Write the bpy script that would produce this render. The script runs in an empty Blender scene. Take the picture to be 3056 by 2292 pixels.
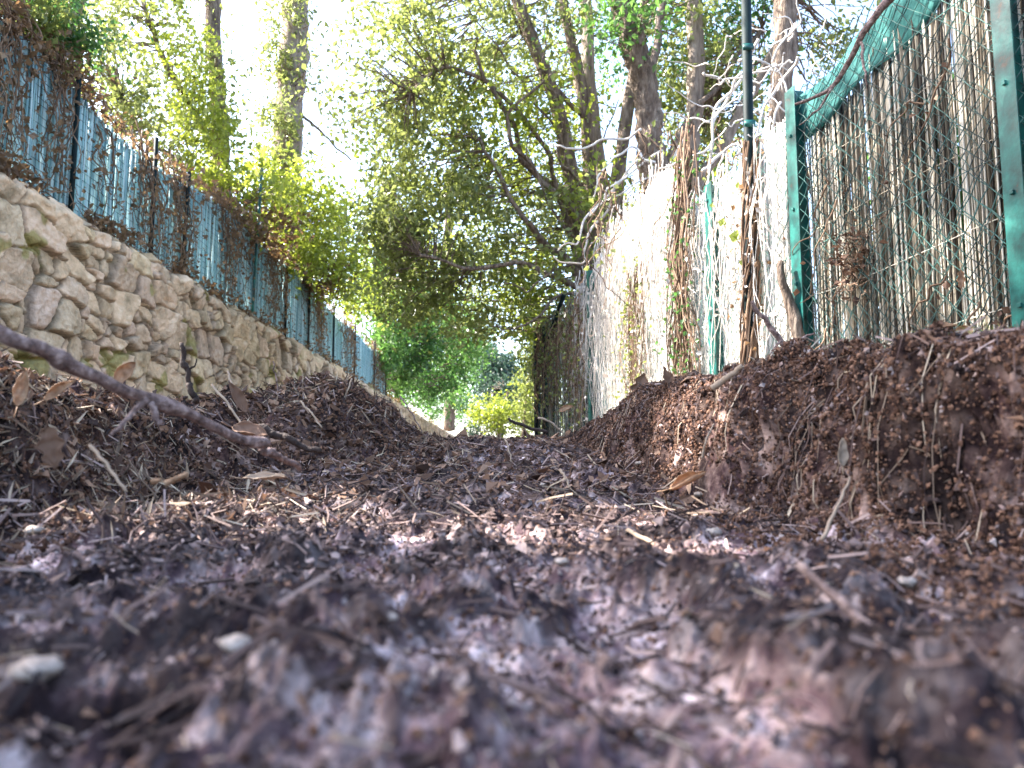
import bpy, math, random
import numpy as np
from mathutils import Vector, Matrix

S = bpy.context.scene
COL = S.collection
R = math.radians
rng = np.random.default_rng(7)
random.seed(7)

# ------------------------------------------------------------------ camera
FPX = 788.0
PITCH = math.atan(86.0 / FPX)
cam_d = bpy.data.cameras.new("camera")
cam = bpy.data.objects.new("camera", cam_d)
COL.objects.link(cam)
cam.location = (0, 0, 0)
cam.rotation_euler = (R(90) + PITCH, 0, 0)
cam_d.sensor_width = 36
cam_d.lens = 36 * FPX / 1024
cam_d.clip_start = 0.01
cam_d.clip_end = 2000
cam_d.dof.use_dof = True
cam_d.dof.focus_distance = 1.9
cam_d.dof.aperture_fstop = 8.5
S.camera = cam

# ------------------------------------------------------------------ light
SUN_EL, SUN_AZ = R(42), R(-74)          # azimuth from +y, negative is to the left
SD = Vector((math.sin(SUN_AZ) * math.cos(SUN_EL), math.cos(SUN_AZ) * math.cos(SUN_EL), math.sin(SUN_EL)))
w = bpy.data.worlds.new("World")
S.world = w
w.use_nodes = True
nt = w.node_tree
sky = nt.nodes.new("ShaderNodeTexSky")
sky.sky_type = 'NISHITA'
sky.sun_disc = False
sky.sun_elevation = SUN_EL
sky.sun_rotation = SUN_AZ
sky.air_density = 1.0
sky.dust_density = 2.5
bg = nt.nodes["Background"]
nt.links.new(sky.outputs[0], bg.inputs[0])
bg.inputs[1].default_value = 0.15
sl = bpy.data.lights.new("sun", 'SUN')
sl.energy = 5.0
sl.angle = R(0.5)
sl.color = (1.0, 0.94, 0.86)
so = bpy.data.objects.new("sun", sl)
COL.objects.link(so)
so.rotation_euler = SD.to_track_quat('Z', 'Y').to_euler()
S.view_settings.view_transform = 'Standard'
S.view_settings.look = 'None'
S.view_settings.gamma = 1
S.view_settings.exposure = 2.62

# ------------------------------------------------------------------ helpers
CP, SP_ = math.cos(PITCH), math.sin(PITCH)


def P(u, v, y):
    """photo position (1024x768) at distance y ahead -> world point"""
    a, c = (u - 512) / FPX, (384 - v) / FPX
    dy = CP - c * SP_
    dz = SP_ + c * CP
    return np.array([a / dy * y, y, dz / dy * y])


def hash2(ix, iy, s):
    n = (ix.astype(np.int64) * 374761393 + iy.astype(np.int64) * 668265263 + s * 1274126177) & 0x7fffffff
    n = ((n ^ (n >> 13)) * 1274126177) & 0x7fffffff
    n = ((n ^ (n >> 15)) * 2246822519) & 0x7fffffff
    return ((n ^ (n >> 16)) & 0xffffff) / float(0xffffff)


def pnoise(x, y, s=0):
    x = np.asarray(x, float); y = np.asarray(y, float)
    ix, iy = np.floor(x), np.floor(y)
    fx, fy = x - ix, y - iy
    ux, uy = fx * fx * fx * (fx * (fx * 6 - 15) + 10), fy * fy * fy * (fy * (fy * 6 - 15) + 10)

    def g(dx, dy):
        a = hash2(ix + dx, iy + dy, s) * 2 * np.pi
        return np.cos(a) * (fx - dx) + np.sin(a) * (fy - dy)
    a = g(0, 0) * (1 - ux) + g(1, 0) * ux
    b = g(0, 1) * (1 - ux) + g(1, 1) * ux
    return (a * (1 - uy) + b * uy) * 1.5


def fbm(x, y, o=4, s=0, lac=2.03, gain=0.5):
    t = 0; a = 1.0; f = 1.0
    for k in range(o):
        t = t + a * pnoise(x * f, y * f, s + k * 17)
        f *= lac; a *= gain
    return t


def voronoi(x, y, s=0, jit=0.85, pw=2.0):
    """returns F1, F2, id of nearest cell, local offsets"""
    ix, iy = np.floor(x), np.floor(y)
    f1 = np.full(x.shape, 9.0); f2 = np.full(x.shape, 9.0)
    cid = np.zeros(x.shape); ox = np.zeros(x.shape); oy = np.zeros(x.shape)
    for dx in (-1, 0, 1):
        for dy in (-1, 0, 1):
            cx, cy = ix + dx, iy + dy
            px = cx + 0.5 + (hash2(cx, cy, s) - 0.5) * jit
            py = cy + 0.5 + (hash2(cx, cy, s + 5) - 0.5) * jit
            d = (np.abs(px - x) ** pw + np.abs(py - y) ** pw) ** (1 / pw)
            h = hash2(cx, cy, s + 9)
            nearer = d < f1
            f2 = np.where(nearer, f1, np.minimum(f2, d))
            cid = np.where(nearer, h, cid)
            ox = np.where(nearer, x - px, ox); oy = np.where(nearer, y - py, oy)
            f1 = np.where(nearer, d, f1)
    return f1, f2, cid, ox, oy


def mesh_np(name, verts, faces, mats, parent=None, smooth=True, mat_idx=None, colors=None):
    """verts (N,3); faces (M,k) array or list of such arrays"""
    verts = np.asarray(verts, np.float32)
    if not isinstance(faces, (list, tuple)):
        faces = [faces]
    faces = [np.asarray(f, np.int32) for f in faces if len(f)]
    me = bpy.data.meshes.new(name)
    me.vertices.add(len(verts))
    me.vertices.foreach_set("co", verts.ravel())
    idx = np.concatenate([f.ravel() for f in faces])
    cnt = np.concatenate([np.full(len(f), f.shape[1], np.int32) for f in faces])
    me.loops.add(len(idx)); me.loops.foreach_set("vertex_index", idx)
    me.polygons.add(len(cnt))
    st = np.zeros(len(cnt), np.int32); st[1:] = np.cumsum(cnt)[:-1]
    me.polygons.foreach_set("loop_start", st)
    me.polygons.foreach_set("use_smooth", np.full(len(cnt), smooth, bool))
    for m in (mats if isinstance(mats, (list, tuple)) else [mats]):
        me.materials.append(m)
    if mat_idx is not None:
        me.polygons.foreach_set("material_index", np.asarray(mat_idx, np.int32))
    me.update(calc_edges=True)
    if colors is not None:
        ca = me.color_attributes.new("tone", 'FLOAT_COLOR', 'POINT')
        ca.data.foreach_set("color", np.asarray(colors, np.float32).ravel())
    o = bpy.data.objects.new(name, me)
    COL.objects.link(o)
    if parent is not None:
        o.parent = parent
        o.matrix_parent_inverse = Matrix.Translation(-parent.location)
    return o


def thing(name, label, cat, loc, group=None):
    o = bpy.data.objects.new(name, None)
    COL.objects.link(o)
    o.location = Vector([float(c) for c in loc])
    o.empty_display_size = 0.1
    o["label"] = label; o["category"] = cat
    if group:
        o["group"] = group
    return o


def tag(o, label=None, cat=None, group=None, kind=None):
    if label: o["label"] = label
    if cat: o["category"] = cat
    if group: o["group"] = group
    if kind: o["kind"] = kind
    return o


class Buf:
    """gathers pieces of one mesh"""
    def __init__(self):
        self.v = []; self.q = []; self.t = []; self.n = 0; self.mq = []; self.mt = []

    def add(self, v, q=None, t=None, m=0):
        v = np.asarray(v, float)
        if q is not None and len(q):
            self.q.append(np.asarray(q) + self.n); self.mq.append(np.full(len(q), m))
        if t is not None and len(t):
            self.t.append(np.asarray(t) + self.n); self.mt.append(np.full(len(t), m))
        self.v.append(v); self.n += len(v)

    def tube(self, pts, rad, sides=6, rough=0.0, m=0, seed=0, cap=True):
        pts = np.asarray(pts, float)
        n = len(pts)
        rad = np.broadcast_to(np.asarray(rad, float), (n,))
        d = np.gradient(pts, axis=0)
        d /= np.linalg.norm(d, axis=1)[:, None] + 1e-9
        up = np.array([0.31, 0.17, 0.93]) if abs(d[:, 2]).mean() < 0.8 else np.array([0.93, 0.2, 0.1])
        a = np.cross(d, up); a /= np.linalg.norm(a, axis=1)[:, None] + 1e-9
        b = np.cross(d, a)
        th = np.arange(sides) / sides * 2 * np.pi
        rr = np.ones((n, sides))
        if rough:
            T, I = np.meshgrid(th, np.arange(n))
            rr = 1 + rough * (pnoise(np.cos(T) * 2.3 + seed * 3.1 + I * 0.15, np.sin(T) * 2.3 + I * 0.35, seed)
                              + 0.6 * pnoise(T * 2.5, I * 0.3, seed + 4))
            rr[:, :] = rr
        v = pts[:, None, :] + (rad[:, None] * rr)[:, :, None] * (np.cos(th)[None, :, None] * a[:, None, :] + np.sin(th)[None, :, None] * b[:, None, :])
        v = v.reshape(-1, 3)
        i = np.arange(n - 1)[:, None] * sides; j = np.arange(sides)[None, :]; j2 = (j + 1) % sides
        q = np.stack([i + j, i + j2, i + sides + j2, i + sides + j], -1).reshape(-1, 4)
        t = None
        if cap:
            v = np.vstack([v, pts[0] - d[0] * rad[0] * 0.3, pts[-1] + d[-1] * rad[-1] * 0.3])
            jj = np.arange(sides); k2 = (jj + 1) % sides
            c0, c1 = n * sides, n * sides + 1
            t = np.vstack([np.stack([k2, jj, np.full(sides, c0)], 1),
                           np.stack([(n - 1) * sides + jj, (n - 1) * sides + k2, np.full(sides, c1)], 1)])
        self.add(v, q, t, m)

    def leaves(self, c, ax, nr, L, W, fold=0.25, m=0):
        """folded pointed leaves: c centre(N,3), ax axis, nr approx normal"""
        c = np.asarray(c); N = len(c)
        if N == 0: return
        ax = ax / (np.linalg.norm(ax, axis=1)[:, None] + 1e-9)
        sd = np.cross(ax, nr); sd /= np.linalg.norm(sd, axis=1)[:, None] + 1e-9
        nn = np.cross(sd, ax)
        L = np.broadcast_to(L, (N,))[:, None]; W = np.broadcast_to(W, (N,))[:, None]
        f = fold * W
        v = np.stack([c - ax * L * 0.5, c + sd * W * 0.5 + nn * f - ax * L * 0.08, c + ax * L * 0.5 - nn * f * 0.6,
                      c - sd * W * 0.5 + nn * f - ax * L * 0.08], 1).reshape(-1, 3)
        b = np.arange(N)[:, None] * 4
        t = np.concatenate([b + np.array([[0, 1, 2]]), b + np.array([[0, 2, 3]])])
        self.add(v, None, t, m)

    def box(self, c, dims, rot=None, m=0):
        x, y, z = np.asarray(dims) / 2
        v = np.array([[sx * x, sy * y, sz * z] for sx in (-1, 1) for sy in (-1, 1) for sz in (-1, 1)])
        if rot is not None: v = v @ np.asarray(rot).T
        q = [[0, 1, 3, 2], [4, 6, 7, 5], [0, 4, 5, 1], [2, 3, 7, 6], [0, 2, 6, 4], [1, 5, 7, 3]]
        self.add(v + np.asarray(c), q, None, m)

    def build(self, name, mats, parent=None, smooth=True):
        v = np.vstack(self.v); fs = []; mi = []
        if self.q: fs.append(np.vstack(self.q)); mi.append(np.concatenate(self.mq))
        if self.t: fs.append(np.vstack(self.t)); mi.append(np.concatenate(self.mt))
        return mesh_np(name, v, fs, mats, parent, smooth, np.concatenate(mi))


def spline(pts, n=24):
    """Catmull-Rom through pts (k,d)"""
    p = np.asarray(pts, float)
    p = np.vstack([2 * p[0] - p[1], p, 2 * p[-1] - p[-2]])
    k = len(p) - 3
    t = np.linspace(0, k - 1e-6, n); i = t.astype(int); f = (t - i)[:, None]
    a, b, c, d = p[i], p[i + 1], p[i + 2], p[i + 3]
    return 0.5 * ((2 * b) + (-a + c) * f + (2 * a - 5 * b + 4 * c - d) * f ** 2 + (-a + 3 * b - 3 * c + d) * f ** 3)


def wob(pts, amp, s=0, fr=3.0):
    n = len(pts); t = np.linspace(0, fr, n)
    e = np.stack([pnoise(t, t * 0 + s + k * 7.3, 3) + 0.3 * pnoise(t * 2.1, t * 0 + s + k * 3.3, 5) for k in range(3)], 1)
    return pts + e * amp


# ------------------------------------------------------------------ materials
def mat(name, stops, scale=8.0, rough=0.8, detail=6, bump=0.0, bscale=40.0, island=0.0, stretch=(1, 1, 1),
        transl=0.0, tcol=None, spec=0.3, attr=False, dist=0.02, distort=0.0):
    m = bpy.data.materials.new(name); m.use_nodes = True
    N, Lk = m.node_tree.nodes, m.node_tree.links
    b = N["Principled BSDF"]; out = N["Material Output"]
    b.inputs["Roughness"].default_value = rough
    b.inputs["Specular IOR Level"].default_value = spec
    tc = N.new("ShaderNodeNewGeometry")
    mp = N.new("ShaderNodeMapping"); mp.inputs["Scale"].default_value = stretch
    Lk.new(tc.outputs["Position"], mp.inputs["Vector"])
    nz = N.new("ShaderNodeTexNoise"); nz.inputs["Scale"].default_value = scale; nz.inputs["Detail"].default_value = detail
    nz.inputs["Roughness"].default_value = 0.65; nz.inputs["Distortion"].default_value = distort
    Lk.new(mp.outputs[0], nz.inputs["Vector"])
    fac = nz.outputs["Fac"]
    if island:
        mx = N.new("ShaderNodeMix"); mx.data_type = 'FLOAT'
        mx.inputs["Factor"].default_value = island
        Lk.new(fac, mx.inputs["A"]); Lk.new(tc.outputs["Random Per Island"], mx.inputs["B"])
        fac = mx.outputs["Result"]
    cr = N.new("ShaderNodeValToRGB")
    el = cr.color_ramp.elements
    while len(el) < len(stops): el.new(0.5)
    for e, (p, c) in zip(el, stops):
        e.position = p; e.color = (*c, 1)
    Lk.new(fac, cr.inputs[0])
    col = cr.outputs[0]
    if attr:
        at = N.new("ShaderNodeAttribute"); at.attribute_name = "tone"
        mm = N.new("ShaderNodeMix"); mm.data_type = 'RGBA'; mm.blend_type = 'MULTIPLY'; mm.inputs["Factor"].default_value = 1
        Lk.new(col, mm.inputs["A"]); Lk.new(at.outputs["Color"], mm.inputs["B"])
        col = mm.outputs["Result"]
    Lk.new(col, b.inputs["Base Color"])
    if bump:
        n2 = N.new("ShaderNodeTexNoise"); n2.inputs["Scale"].default_value = bscale; n2.inputs["Detail"].default_value = 5
        Lk.new(mp.outputs[0], n2.inputs["Vector"])
        bp = N.new("ShaderNodeBump"); bp.inputs["Strength"].default_value = bump; bp.inputs["Distance"].default_value = dist
        Lk.new(n2.outputs["Fac"], bp.inputs["Height"]); Lk.new(bp.outputs[0], b.inputs["Normal"])
    if transl:
        tr = N.new("ShaderNodeBsdfTranslucent")
        if tcol is None: Lk.new(col, tr.inputs["Color"])
        else:
            g = N.new("ShaderNodeMix"); g.data_type = 'RGBA'; g.inputs["Factor"].default_value = 0.55
            Lk.new(col, g.inputs["A"]); g.inputs["B"].default_value = (*tcol, 1)
            Lk.new(g.outputs["Result"], tr.inputs["Color"])
        mxs = N.new("ShaderNodeMixShader"); mxs.inputs[0].default_value = transl
        Lk.new(b.outputs[0], mxs.inputs[1]); Lk.new(tr.outputs[0], mxs.inputs[2])
        Lk.new(mxs.outputs[0], out.inputs["Surface"])
    return m


M = {}
M['soil'] = mat('soil', [(0.30, (.012, .007, .008)), (0.43, (.050, .032, .034)), (0.52, (.125, .092, .085)), (0.62, (.27, .222, .205)), (0.75, (.48, .41, .38))],
                scale=30, rough=0.95, detail=9, bump=0.8, bscale=120, spec=0.12, dist=0.006, attr=True)
M['chip'] = mat('bark_chip', [(0.12, (.016, .009, .009)), (0.40, (.075, .047, .041)), (0.68, (.17, .112, .097)), (0.88, (.38, .28, .25))],
                scale=60, rough=0.85, island=0.8, bump=0.4, bscale=300, dist=0.003)
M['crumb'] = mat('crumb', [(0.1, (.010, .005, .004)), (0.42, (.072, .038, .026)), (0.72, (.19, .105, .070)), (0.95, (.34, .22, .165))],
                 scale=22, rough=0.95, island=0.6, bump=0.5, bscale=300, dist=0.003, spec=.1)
M['palecrumb'] = mat('pale_crumb', [(0.1, (.03, .020, .020)), (0.4, (.10, .072, .070)), (0.7, (.22, .175, .170)), (0.95, (.42, .36, .34))],
                    scale=22, rough=0.95, island=0.75, bump=0.5, bscale=300, dist=0.003, spec=.1)
M['straw'] = mat('straw', [(0.1, (.07, .045, .03)), (0.5, (.24, .17, .12)), (0.9, (.50, .40, .29))], scale=30, rough=0.7, island=0.8)
M['deadleaf'] = mat('dead_leaf', [(0.1, (.04, .022, .018)), (0.45, (.13, .07, .045)), (0.75, (.28, .16, .10)), (0.95, (.50, .34, .24))],
                    scale=25, rough=0.65, island=0.75, transl=0.2, bump=0.3, bscale=200, dist=0.002)
M['orangeleaf'] = mat('orange_leaf', [(0.3, (.20, .105, .055)), (0.5, (.36, .21, .12)), (0.7, (.52, .34, .21))], scale=60, rough=0.6, transl=0.25)
M['stick'] = mat('stick_bark', [(0.32, (.05, .030, .026)), (0.5, (.19, .125, .110)), (0.68, (.40, .30, .27))], scale=110, rough=0.85, bump=1.0, bscale=330, dist=0.004, detail=9)
M['darkstick'] = mat('dark_stick', [(0.3, (.010, .006, .005)), (0.7, (.055, .035, .028))], scale=90, rough=0.85, bump=0.8, bscale=260, dist=0.003)
M['bark'] = mat('bark', [(0.3, (.06, .042, .032)), (0.5, (.17, .125, .095)), (0.70, (.34, .27, .21))], scale=9, stretch=(3, 3, .6),
                rough=0.9, bump=1.0, bscale=22, dist=0.03)
M['palebark'] = mat('pale_bark', [(0.3, (.12, .09, .07)), (0.6, (.30, .24, .19)), (0.8, (.5, .43, .36))], scale=9, stretch=(3, 3, .6), rough=0.85, bump=0.8, bscale=22, dist=0.02)
M['vine'] = mat('vine_stem', [(0.2, (.06, .035, .022)), (0.55, (.15, .09, .055)), (0.85, (.32, .22, .15))], scale=15, rough=0.85, island=0.6)
M['palevine'] = mat('pale_vine', [(0.2, (.42, .37, .32)), (0.6, (.64, .59, .54)), (0.9, (.80, .76, .72))], scale=15, rough=0.85, island=0.5)


def leafmat(name, a, b, c, tc, tr=0.42, rough=0.38):
    return mat(name, [(0.1, a), (0.5, b), (0.92, c)], scale=3.0, rough=rough, island=0.65, transl=tr, tcol=tc, spec=0.5)


M['leaf'] = leafmat('leaf_olive', (.03, .05, .014), (.13, .16, .05), (.36, .38, .17), (.36, .42, .09), .5, .32)
M['leafy'] = leafmat('leaf_yellowgreen', (.06, .09, .012), (.19, .25, .035), (.40, .45, .12), (.45, .52, .05), .5, .32)
M['leafd'] = leafmat('leaf_dark', (.014, .045, .016), (.05, .12, .035), (.16, .26, .08), (.12, .32, .05), 0.42)
M['leafg'] = leafmat('leaf_green', (.02, .06, .015), (.075, .17, .04), (.24, .36, .11), (.20, .42, .07), 0.45)
M['leafblue'] = leafmat('leaf_bluegreen', (.014, .034, .026), (.045, .085, .06), (.12, .17, .12), (.08, .18, .09), 0.3)
M['ivybrown'] = leafmat('leaf_autumn', (.06, .034, .018), (.15, .092, .05), (.32, .21, .12), (.36, .20, .08), 0.35, 0.6)
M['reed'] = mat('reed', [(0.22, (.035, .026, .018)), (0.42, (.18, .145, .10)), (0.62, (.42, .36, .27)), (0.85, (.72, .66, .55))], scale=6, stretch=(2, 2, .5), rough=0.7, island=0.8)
M['sunlitreed'] = mat('sunlit_reed', [(0.1, (.50, .46, .40)), (0.45, (.74, .70, .64)), (0.8, (.86, .83, .79))], scale=6, stretch=(2, 2, .5), rough=0.7, island=0.7)  # paler reed copy: sun glare on the middle bays put into the colour
M['bluereed'] = mat('blue_screen', [(0.1, (.11, .27, .32)), (0.45, (.34, .55, .58)), (0.8, (.64, .80, .82))], scale=5, stretch=(2, 2, .5), rough=0.6, island=0.55, transl=0.35)
M['cloth'] = mat('shade_cloth', [(0.3, (.02, .12, .115)), (0.7, (.06, .24, .22))], scale=60, rough=0.8, transl=0.25)
M['post'] = mat('green_paint', [(0.32, (.05, .032, .018)), (0.38, (.003, .04, .036)), (0.55, (.005, .10, .085)), (0.68, (.02, .17, .14)), (0.74, (.14, .19, .16))], scale=11, rough=0.4, bump=0.2, bscale=80, spec=0.5, dist=0.003)
M['postdark'] = mat('dark_paint', [(0.3, (.003, .008, .010)), (0.7, (.006, .020, .021))], scale=14, rough=0.65, spec=0.15)
M['wire'] = mat('wire_coating', [(0.40, (.005, .016, .015)), (0.62, (.09, .24, .21))], scale=7, rough=0.35, spec=0.6)
M['stone'] = mat('stone', [(0.30, (.28, .205, .130)), (0.5, (.57, .405, .275)), (0.70, (.76, .58, .43))], scale=7, rough=0.9, detail=10, bump=0.7, bscale=45, attr=True, dist=0.02, spec=0.2)
M['pebble'] = mat('pebble', [(0.3, (.20, .15, .12)), (0.65, (.50, .42, .36))], scale=150, rough=0.95, bump=.6, bscale=400, dist=.003, spec=.1)
M['grass'] = mat('grass_blade', [(0.1, (.16, .20, .03)), (0.8, (.42, .46, .12))], scale=30, rough=0.5, island=0.7, transl=0.3)

# ------------------------------------------------------------------ ground
def interp(y, ys, vs):
    return np.interp(y, ys, vs)


def sstep(x):
    x = np.clip(x, 0, 1)
    return x * x * (3 - 2 * x)


def base_h(x, y):
    fl = interp(y, [-3, .15, .65, 1.1, 1.5, 2.0, 2.55, 3.2, 4.5, 8, 400], [-.09, -.078, -.074, -.050, -.012, .048, .093, .07, .03, .02, .0])
    xw = x + 0.035 * fbm(x * 3.1, y * 3.1, 3, 11) + 0.012 * pnoise(x * 14, y * 14, 12)
    er = interp(y, [-1, .2, .6, 1.1, 1.8, 2.6, 3.5, 8], [.60, .50, .40, .27, .20, .15, .35, .1])
    el = interp(y, [-1, .3, .9, 1.35, 1.7, 2.0, 2.6, 4, 9], [-.60, -.50, -.46, -.44, -.22, -.20, -.30, -1.0, -1.2])
    tr = interp(y, [-1, .3, .7, 1.1, 1.35, 1.8, 2.6, 3.5, 6, 12], [.075, .090, .112, .138, .155, .185, .15, .20, .30, .1])
    tl = interp(y, [-1, .3, .9, 1.1, 1.45, 1.85, 2.3, 2.8, 5, 12], [.06, .065, .085, .105, .095, .12, .10, .07, .06, .03])
    wr = interp(y, [.3, 1.2, 1.8, 2.6, 5], [.050, .058, .09, .2, .6])
    a = sstep(np.clip((xw - er) / wr, 0, 1) ** .8) * .93 + .07 * sstep((xw - er) / (wr * 3))
    b = sstep((el - xw) / interp(y, [.3, 1.3, 2.6, 5], [.16, .17, .25, .6]))
    z = fl + (tr - fl) * a + (tl - fl) * b
    # rise to the right fence and to the wall
    fx = 1.83 - .194 * np.clip(y, 0, 9)
    z = z + sstep((x - er - .45) / np.maximum(fx - er - .45, .3)) * .10 * (y < 20)
    # mound on the left, small berm behind it
    z = z + .085 * np.exp(-(((x + .46) / .17) ** 2 + ((y - 1.88) / .22) ** 2))
    z = z + .035 * np.exp(-(((x + .30) / .10) ** 2 + ((y - 1.98) / .16) ** 2))
    z = z + .03 * np.exp(-(((x - .37) / .035) ** 2 + ((y - 1.75) / .09) ** 2))
    return z


def worn(x, y):
    """1 where the soil is dry, pale and trodden smooth, 0 where it is damp dark crumb"""
    qx = x * 15 + .8 * pnoise(x * 5, y * 5, 81) + y * 1.2; qy = y * 5 + .8 * pnoise(x * 5, y * 5, 82)
    n = fbm(qx, qy, 5, 83, gain=.68) * .8 + .06 - .12 * (x < -.02)
    # dark crumbs pushed up along the middle ridge, and a smooth pale patch beside it
    n = n - .8 * np.exp(-((x - .085 + (y - .62) * .12 + .012 * np.sin(y * 40)) / .022) ** 2) * (y < .68) * (y > .12)
    n = n + .6 * np.exp(-(((x - .045) / .05) ** 2 + ((y - .33) / .12) ** 2)) + .5 * np.exp(-(((x - .15) / .05) ** 2 + ((y - .30) / .10) ** 2))
    n = n - .7 * np.exp(-((x - .195 + .010 * np.sin(y * 31 + 1)) / .020) ** 2) * (y < .60) * (y > .12)
    n = n - 1.0 * tread(x, y)
    return sstep((n + .36) / .72)


def tread(x, y):
    """bars left by a tyre in the left half of the rut"""
    w_ = np.exp(-((x + .20) / .13) ** 4) * sstep((y - .2) / .08) * sstep((1.0 - y) / .2)
    ph = np.cos((y + .22 * x + .8 * x * x) * 2 * np.pi / .078 + .9 * pnoise(x * 9, y * 9, 97))
    return w_ * sstep((ph - .0) / .6) * (.8 + .5 * pnoise(x * 12, y * 12, 98))


def ridges(x, y):
    a = np.exp(-((x - .085 + (y - .62) * .12 + .012 * np.sin(y * 40)) / .016) ** 2) * (y < .68) * (y > .12)
    b = np.exp(-((x - .195 + .010 * np.sin(y * 31 + 1)) / .015) ** 2) * (y < .60) * (y > .12)
    return a * (.6 + .6 * pnoise(x * 20, y * 20, 93)) + b * (.6 + .6 * pnoise(x * 20, y * 20, 94))


def height(x, y, fine=True):
    z = base_h(x, y)
    wn = worn(x, y) * (np.hypot(x, y) < 3)
    d = np.hypot(x, y)
    k = np.clip(1.15 - d / 9, .15, 1)
    z = z + (.5 - wn) * .009 * (d < 3) + .013 * ridges(x, y) - .015 * tread(x, y)
    side = sstep((np.abs(x + .05) - .28) / .2)
    z = z + k * (.013 + .014 * side) * fbm(x * 7, y * 7, 3, 1)
    # dragged ridges in the rut
    z = z + (1 - side) * k * .007 * fbm(x * 20 + y * 9, y * 5 - x * 4, 2, 31) * (d < 3)
    k = k * (1 - .45 * wn * (1 - side))
    if fine:
        b = fbm(x * 34, y * 34, 3, 2)
        z = z + k * .0065 * (1 - np.abs(b) * 2) + k * (.004 + .012 * side) * (np.abs(fbm(x * 15, y * 15, 3, 22)) * 2 - .6)
        f1, f2, cid, _, _ = voronoi(x * 55 + 0.6 * pnoise(x * 30, y * 30, 3), y * 55 + 0.6 * pnoise(x * 30, y * 30, 8), 3)
        z = z + k * (.0045 + .003 * side) * (np.clip(f2 - f1, 0, .5) * 2 * cid - .3)
        z = z + k * .0022 * fbm(x * 140, y * 140, 2, 5)
    return z


def litter_free(x, y):
    return np.hypot(x, y) > .11


# polar sheet, dense ahead of the camera and near it, out to the horizon
rad = np.concatenate([np.geomspace(.05, 6.0, 780), np.geomspace(6.1, 900, 90)])
ang = np.concatenate([np.linspace(-44, 44, 760), np.linspace(45, 315, 150)])
A, Rr = np.meshgrid(np.radians(ang), rad)
gx, gy = Rr * np.sin(A), Rr * np.cos(A)
gz = height(gx, gy)
# keep the ground clear of the lens
gz = np.where(Rr < .16, np.minimum(gz, -.055), gz)
nr_, na_ = gx.shape
def bank_push(y, z):
    return .011 * (1 - 2 * np.abs(fbm(y * 13, z * 13, 4, 111, gain=.6))) + .004 * fbm(y * 60, z * 60, 2, 112)


er_ = interp(gy, [-1, .2, .6, 1.1, 1.8, 2.6, 3.5, 8], [.60, .50, .40, .27, .20, .15, .35, .1])
face_ = sstep((gx - er_ + .05) / .05) * sstep((er_ + .16 - gx) / .08) * (gy > .15) * (gy < 2.8)
V = np.stack([gx - face_ * bank_push(gy, gz), gy, gz], -1).reshape(-1, 3)
V = np.vstack([V, [[0, 0, -.085]]])
i = np.arange(nr_ - 1)[:, None] * na_; j = np.arange(na_)[None, :]; j2 = (j + 1) % na_
Q = np.stack([i + j, i + na_ + j, i + na_ + j2, i + j2], -1).reshape(-1, 4)
T = np.stack([np.full(na_, len(V) - 1), np.arange(na_), (np.arange(na_) + 1) % na_], 1)
wn_ = worn(gx, gy)
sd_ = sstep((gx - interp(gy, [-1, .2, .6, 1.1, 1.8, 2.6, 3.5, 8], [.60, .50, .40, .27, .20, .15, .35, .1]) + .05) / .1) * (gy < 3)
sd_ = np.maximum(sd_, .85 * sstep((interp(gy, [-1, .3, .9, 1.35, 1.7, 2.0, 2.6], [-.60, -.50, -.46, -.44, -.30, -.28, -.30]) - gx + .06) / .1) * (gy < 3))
crumb = fbm(gx * 18, gy * 18, 3, 88) * (1 - face_) + face_ * 1.2 * fbm(gy * 26, gz * 26, 4, 88)
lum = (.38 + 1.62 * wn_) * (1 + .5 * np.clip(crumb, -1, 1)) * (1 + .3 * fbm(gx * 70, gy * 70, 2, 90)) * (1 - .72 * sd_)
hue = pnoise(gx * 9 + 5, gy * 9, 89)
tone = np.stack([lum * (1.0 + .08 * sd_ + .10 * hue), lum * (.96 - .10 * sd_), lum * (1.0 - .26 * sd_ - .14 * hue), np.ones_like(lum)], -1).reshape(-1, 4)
tone = np.vstack([tone, [[.5, .5, .5, 1]]])
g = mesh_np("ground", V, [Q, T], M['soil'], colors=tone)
tag(g, "dark purple-brown soil of the rutted path with raised banks", "path", kind="structure")

# ------------------------------------------------------------------ litter
def norm_at(x, y, e=.01):
    hx = (height(x + e, y, False) - height(x - e, y, False)) / (2 * e)
    hy = (height(x, y + e, False) - height(x, y - e, False)) / (2 * e)
    n = np.stack([-hx, -hy, np.ones_like(hx)], -1)
    return n / np.linalg.norm(n, axis=1)[:, None]


def scatter(n, r0, r1, amax=42, p=1.0):
    r = r0 * (r1 / r0) ** (rng.random(n) ** p)
    a = np.radians(rng.uniform(-amax, amax, n))
    x, y = r * np.sin(a), r * np.cos(a)
    return x, y, r


def unit(n):
    v = rng.normal(size=(n, 3)); return v / np.linalg.norm(v, axis=1)[:, None]


lb = Buf()


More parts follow.
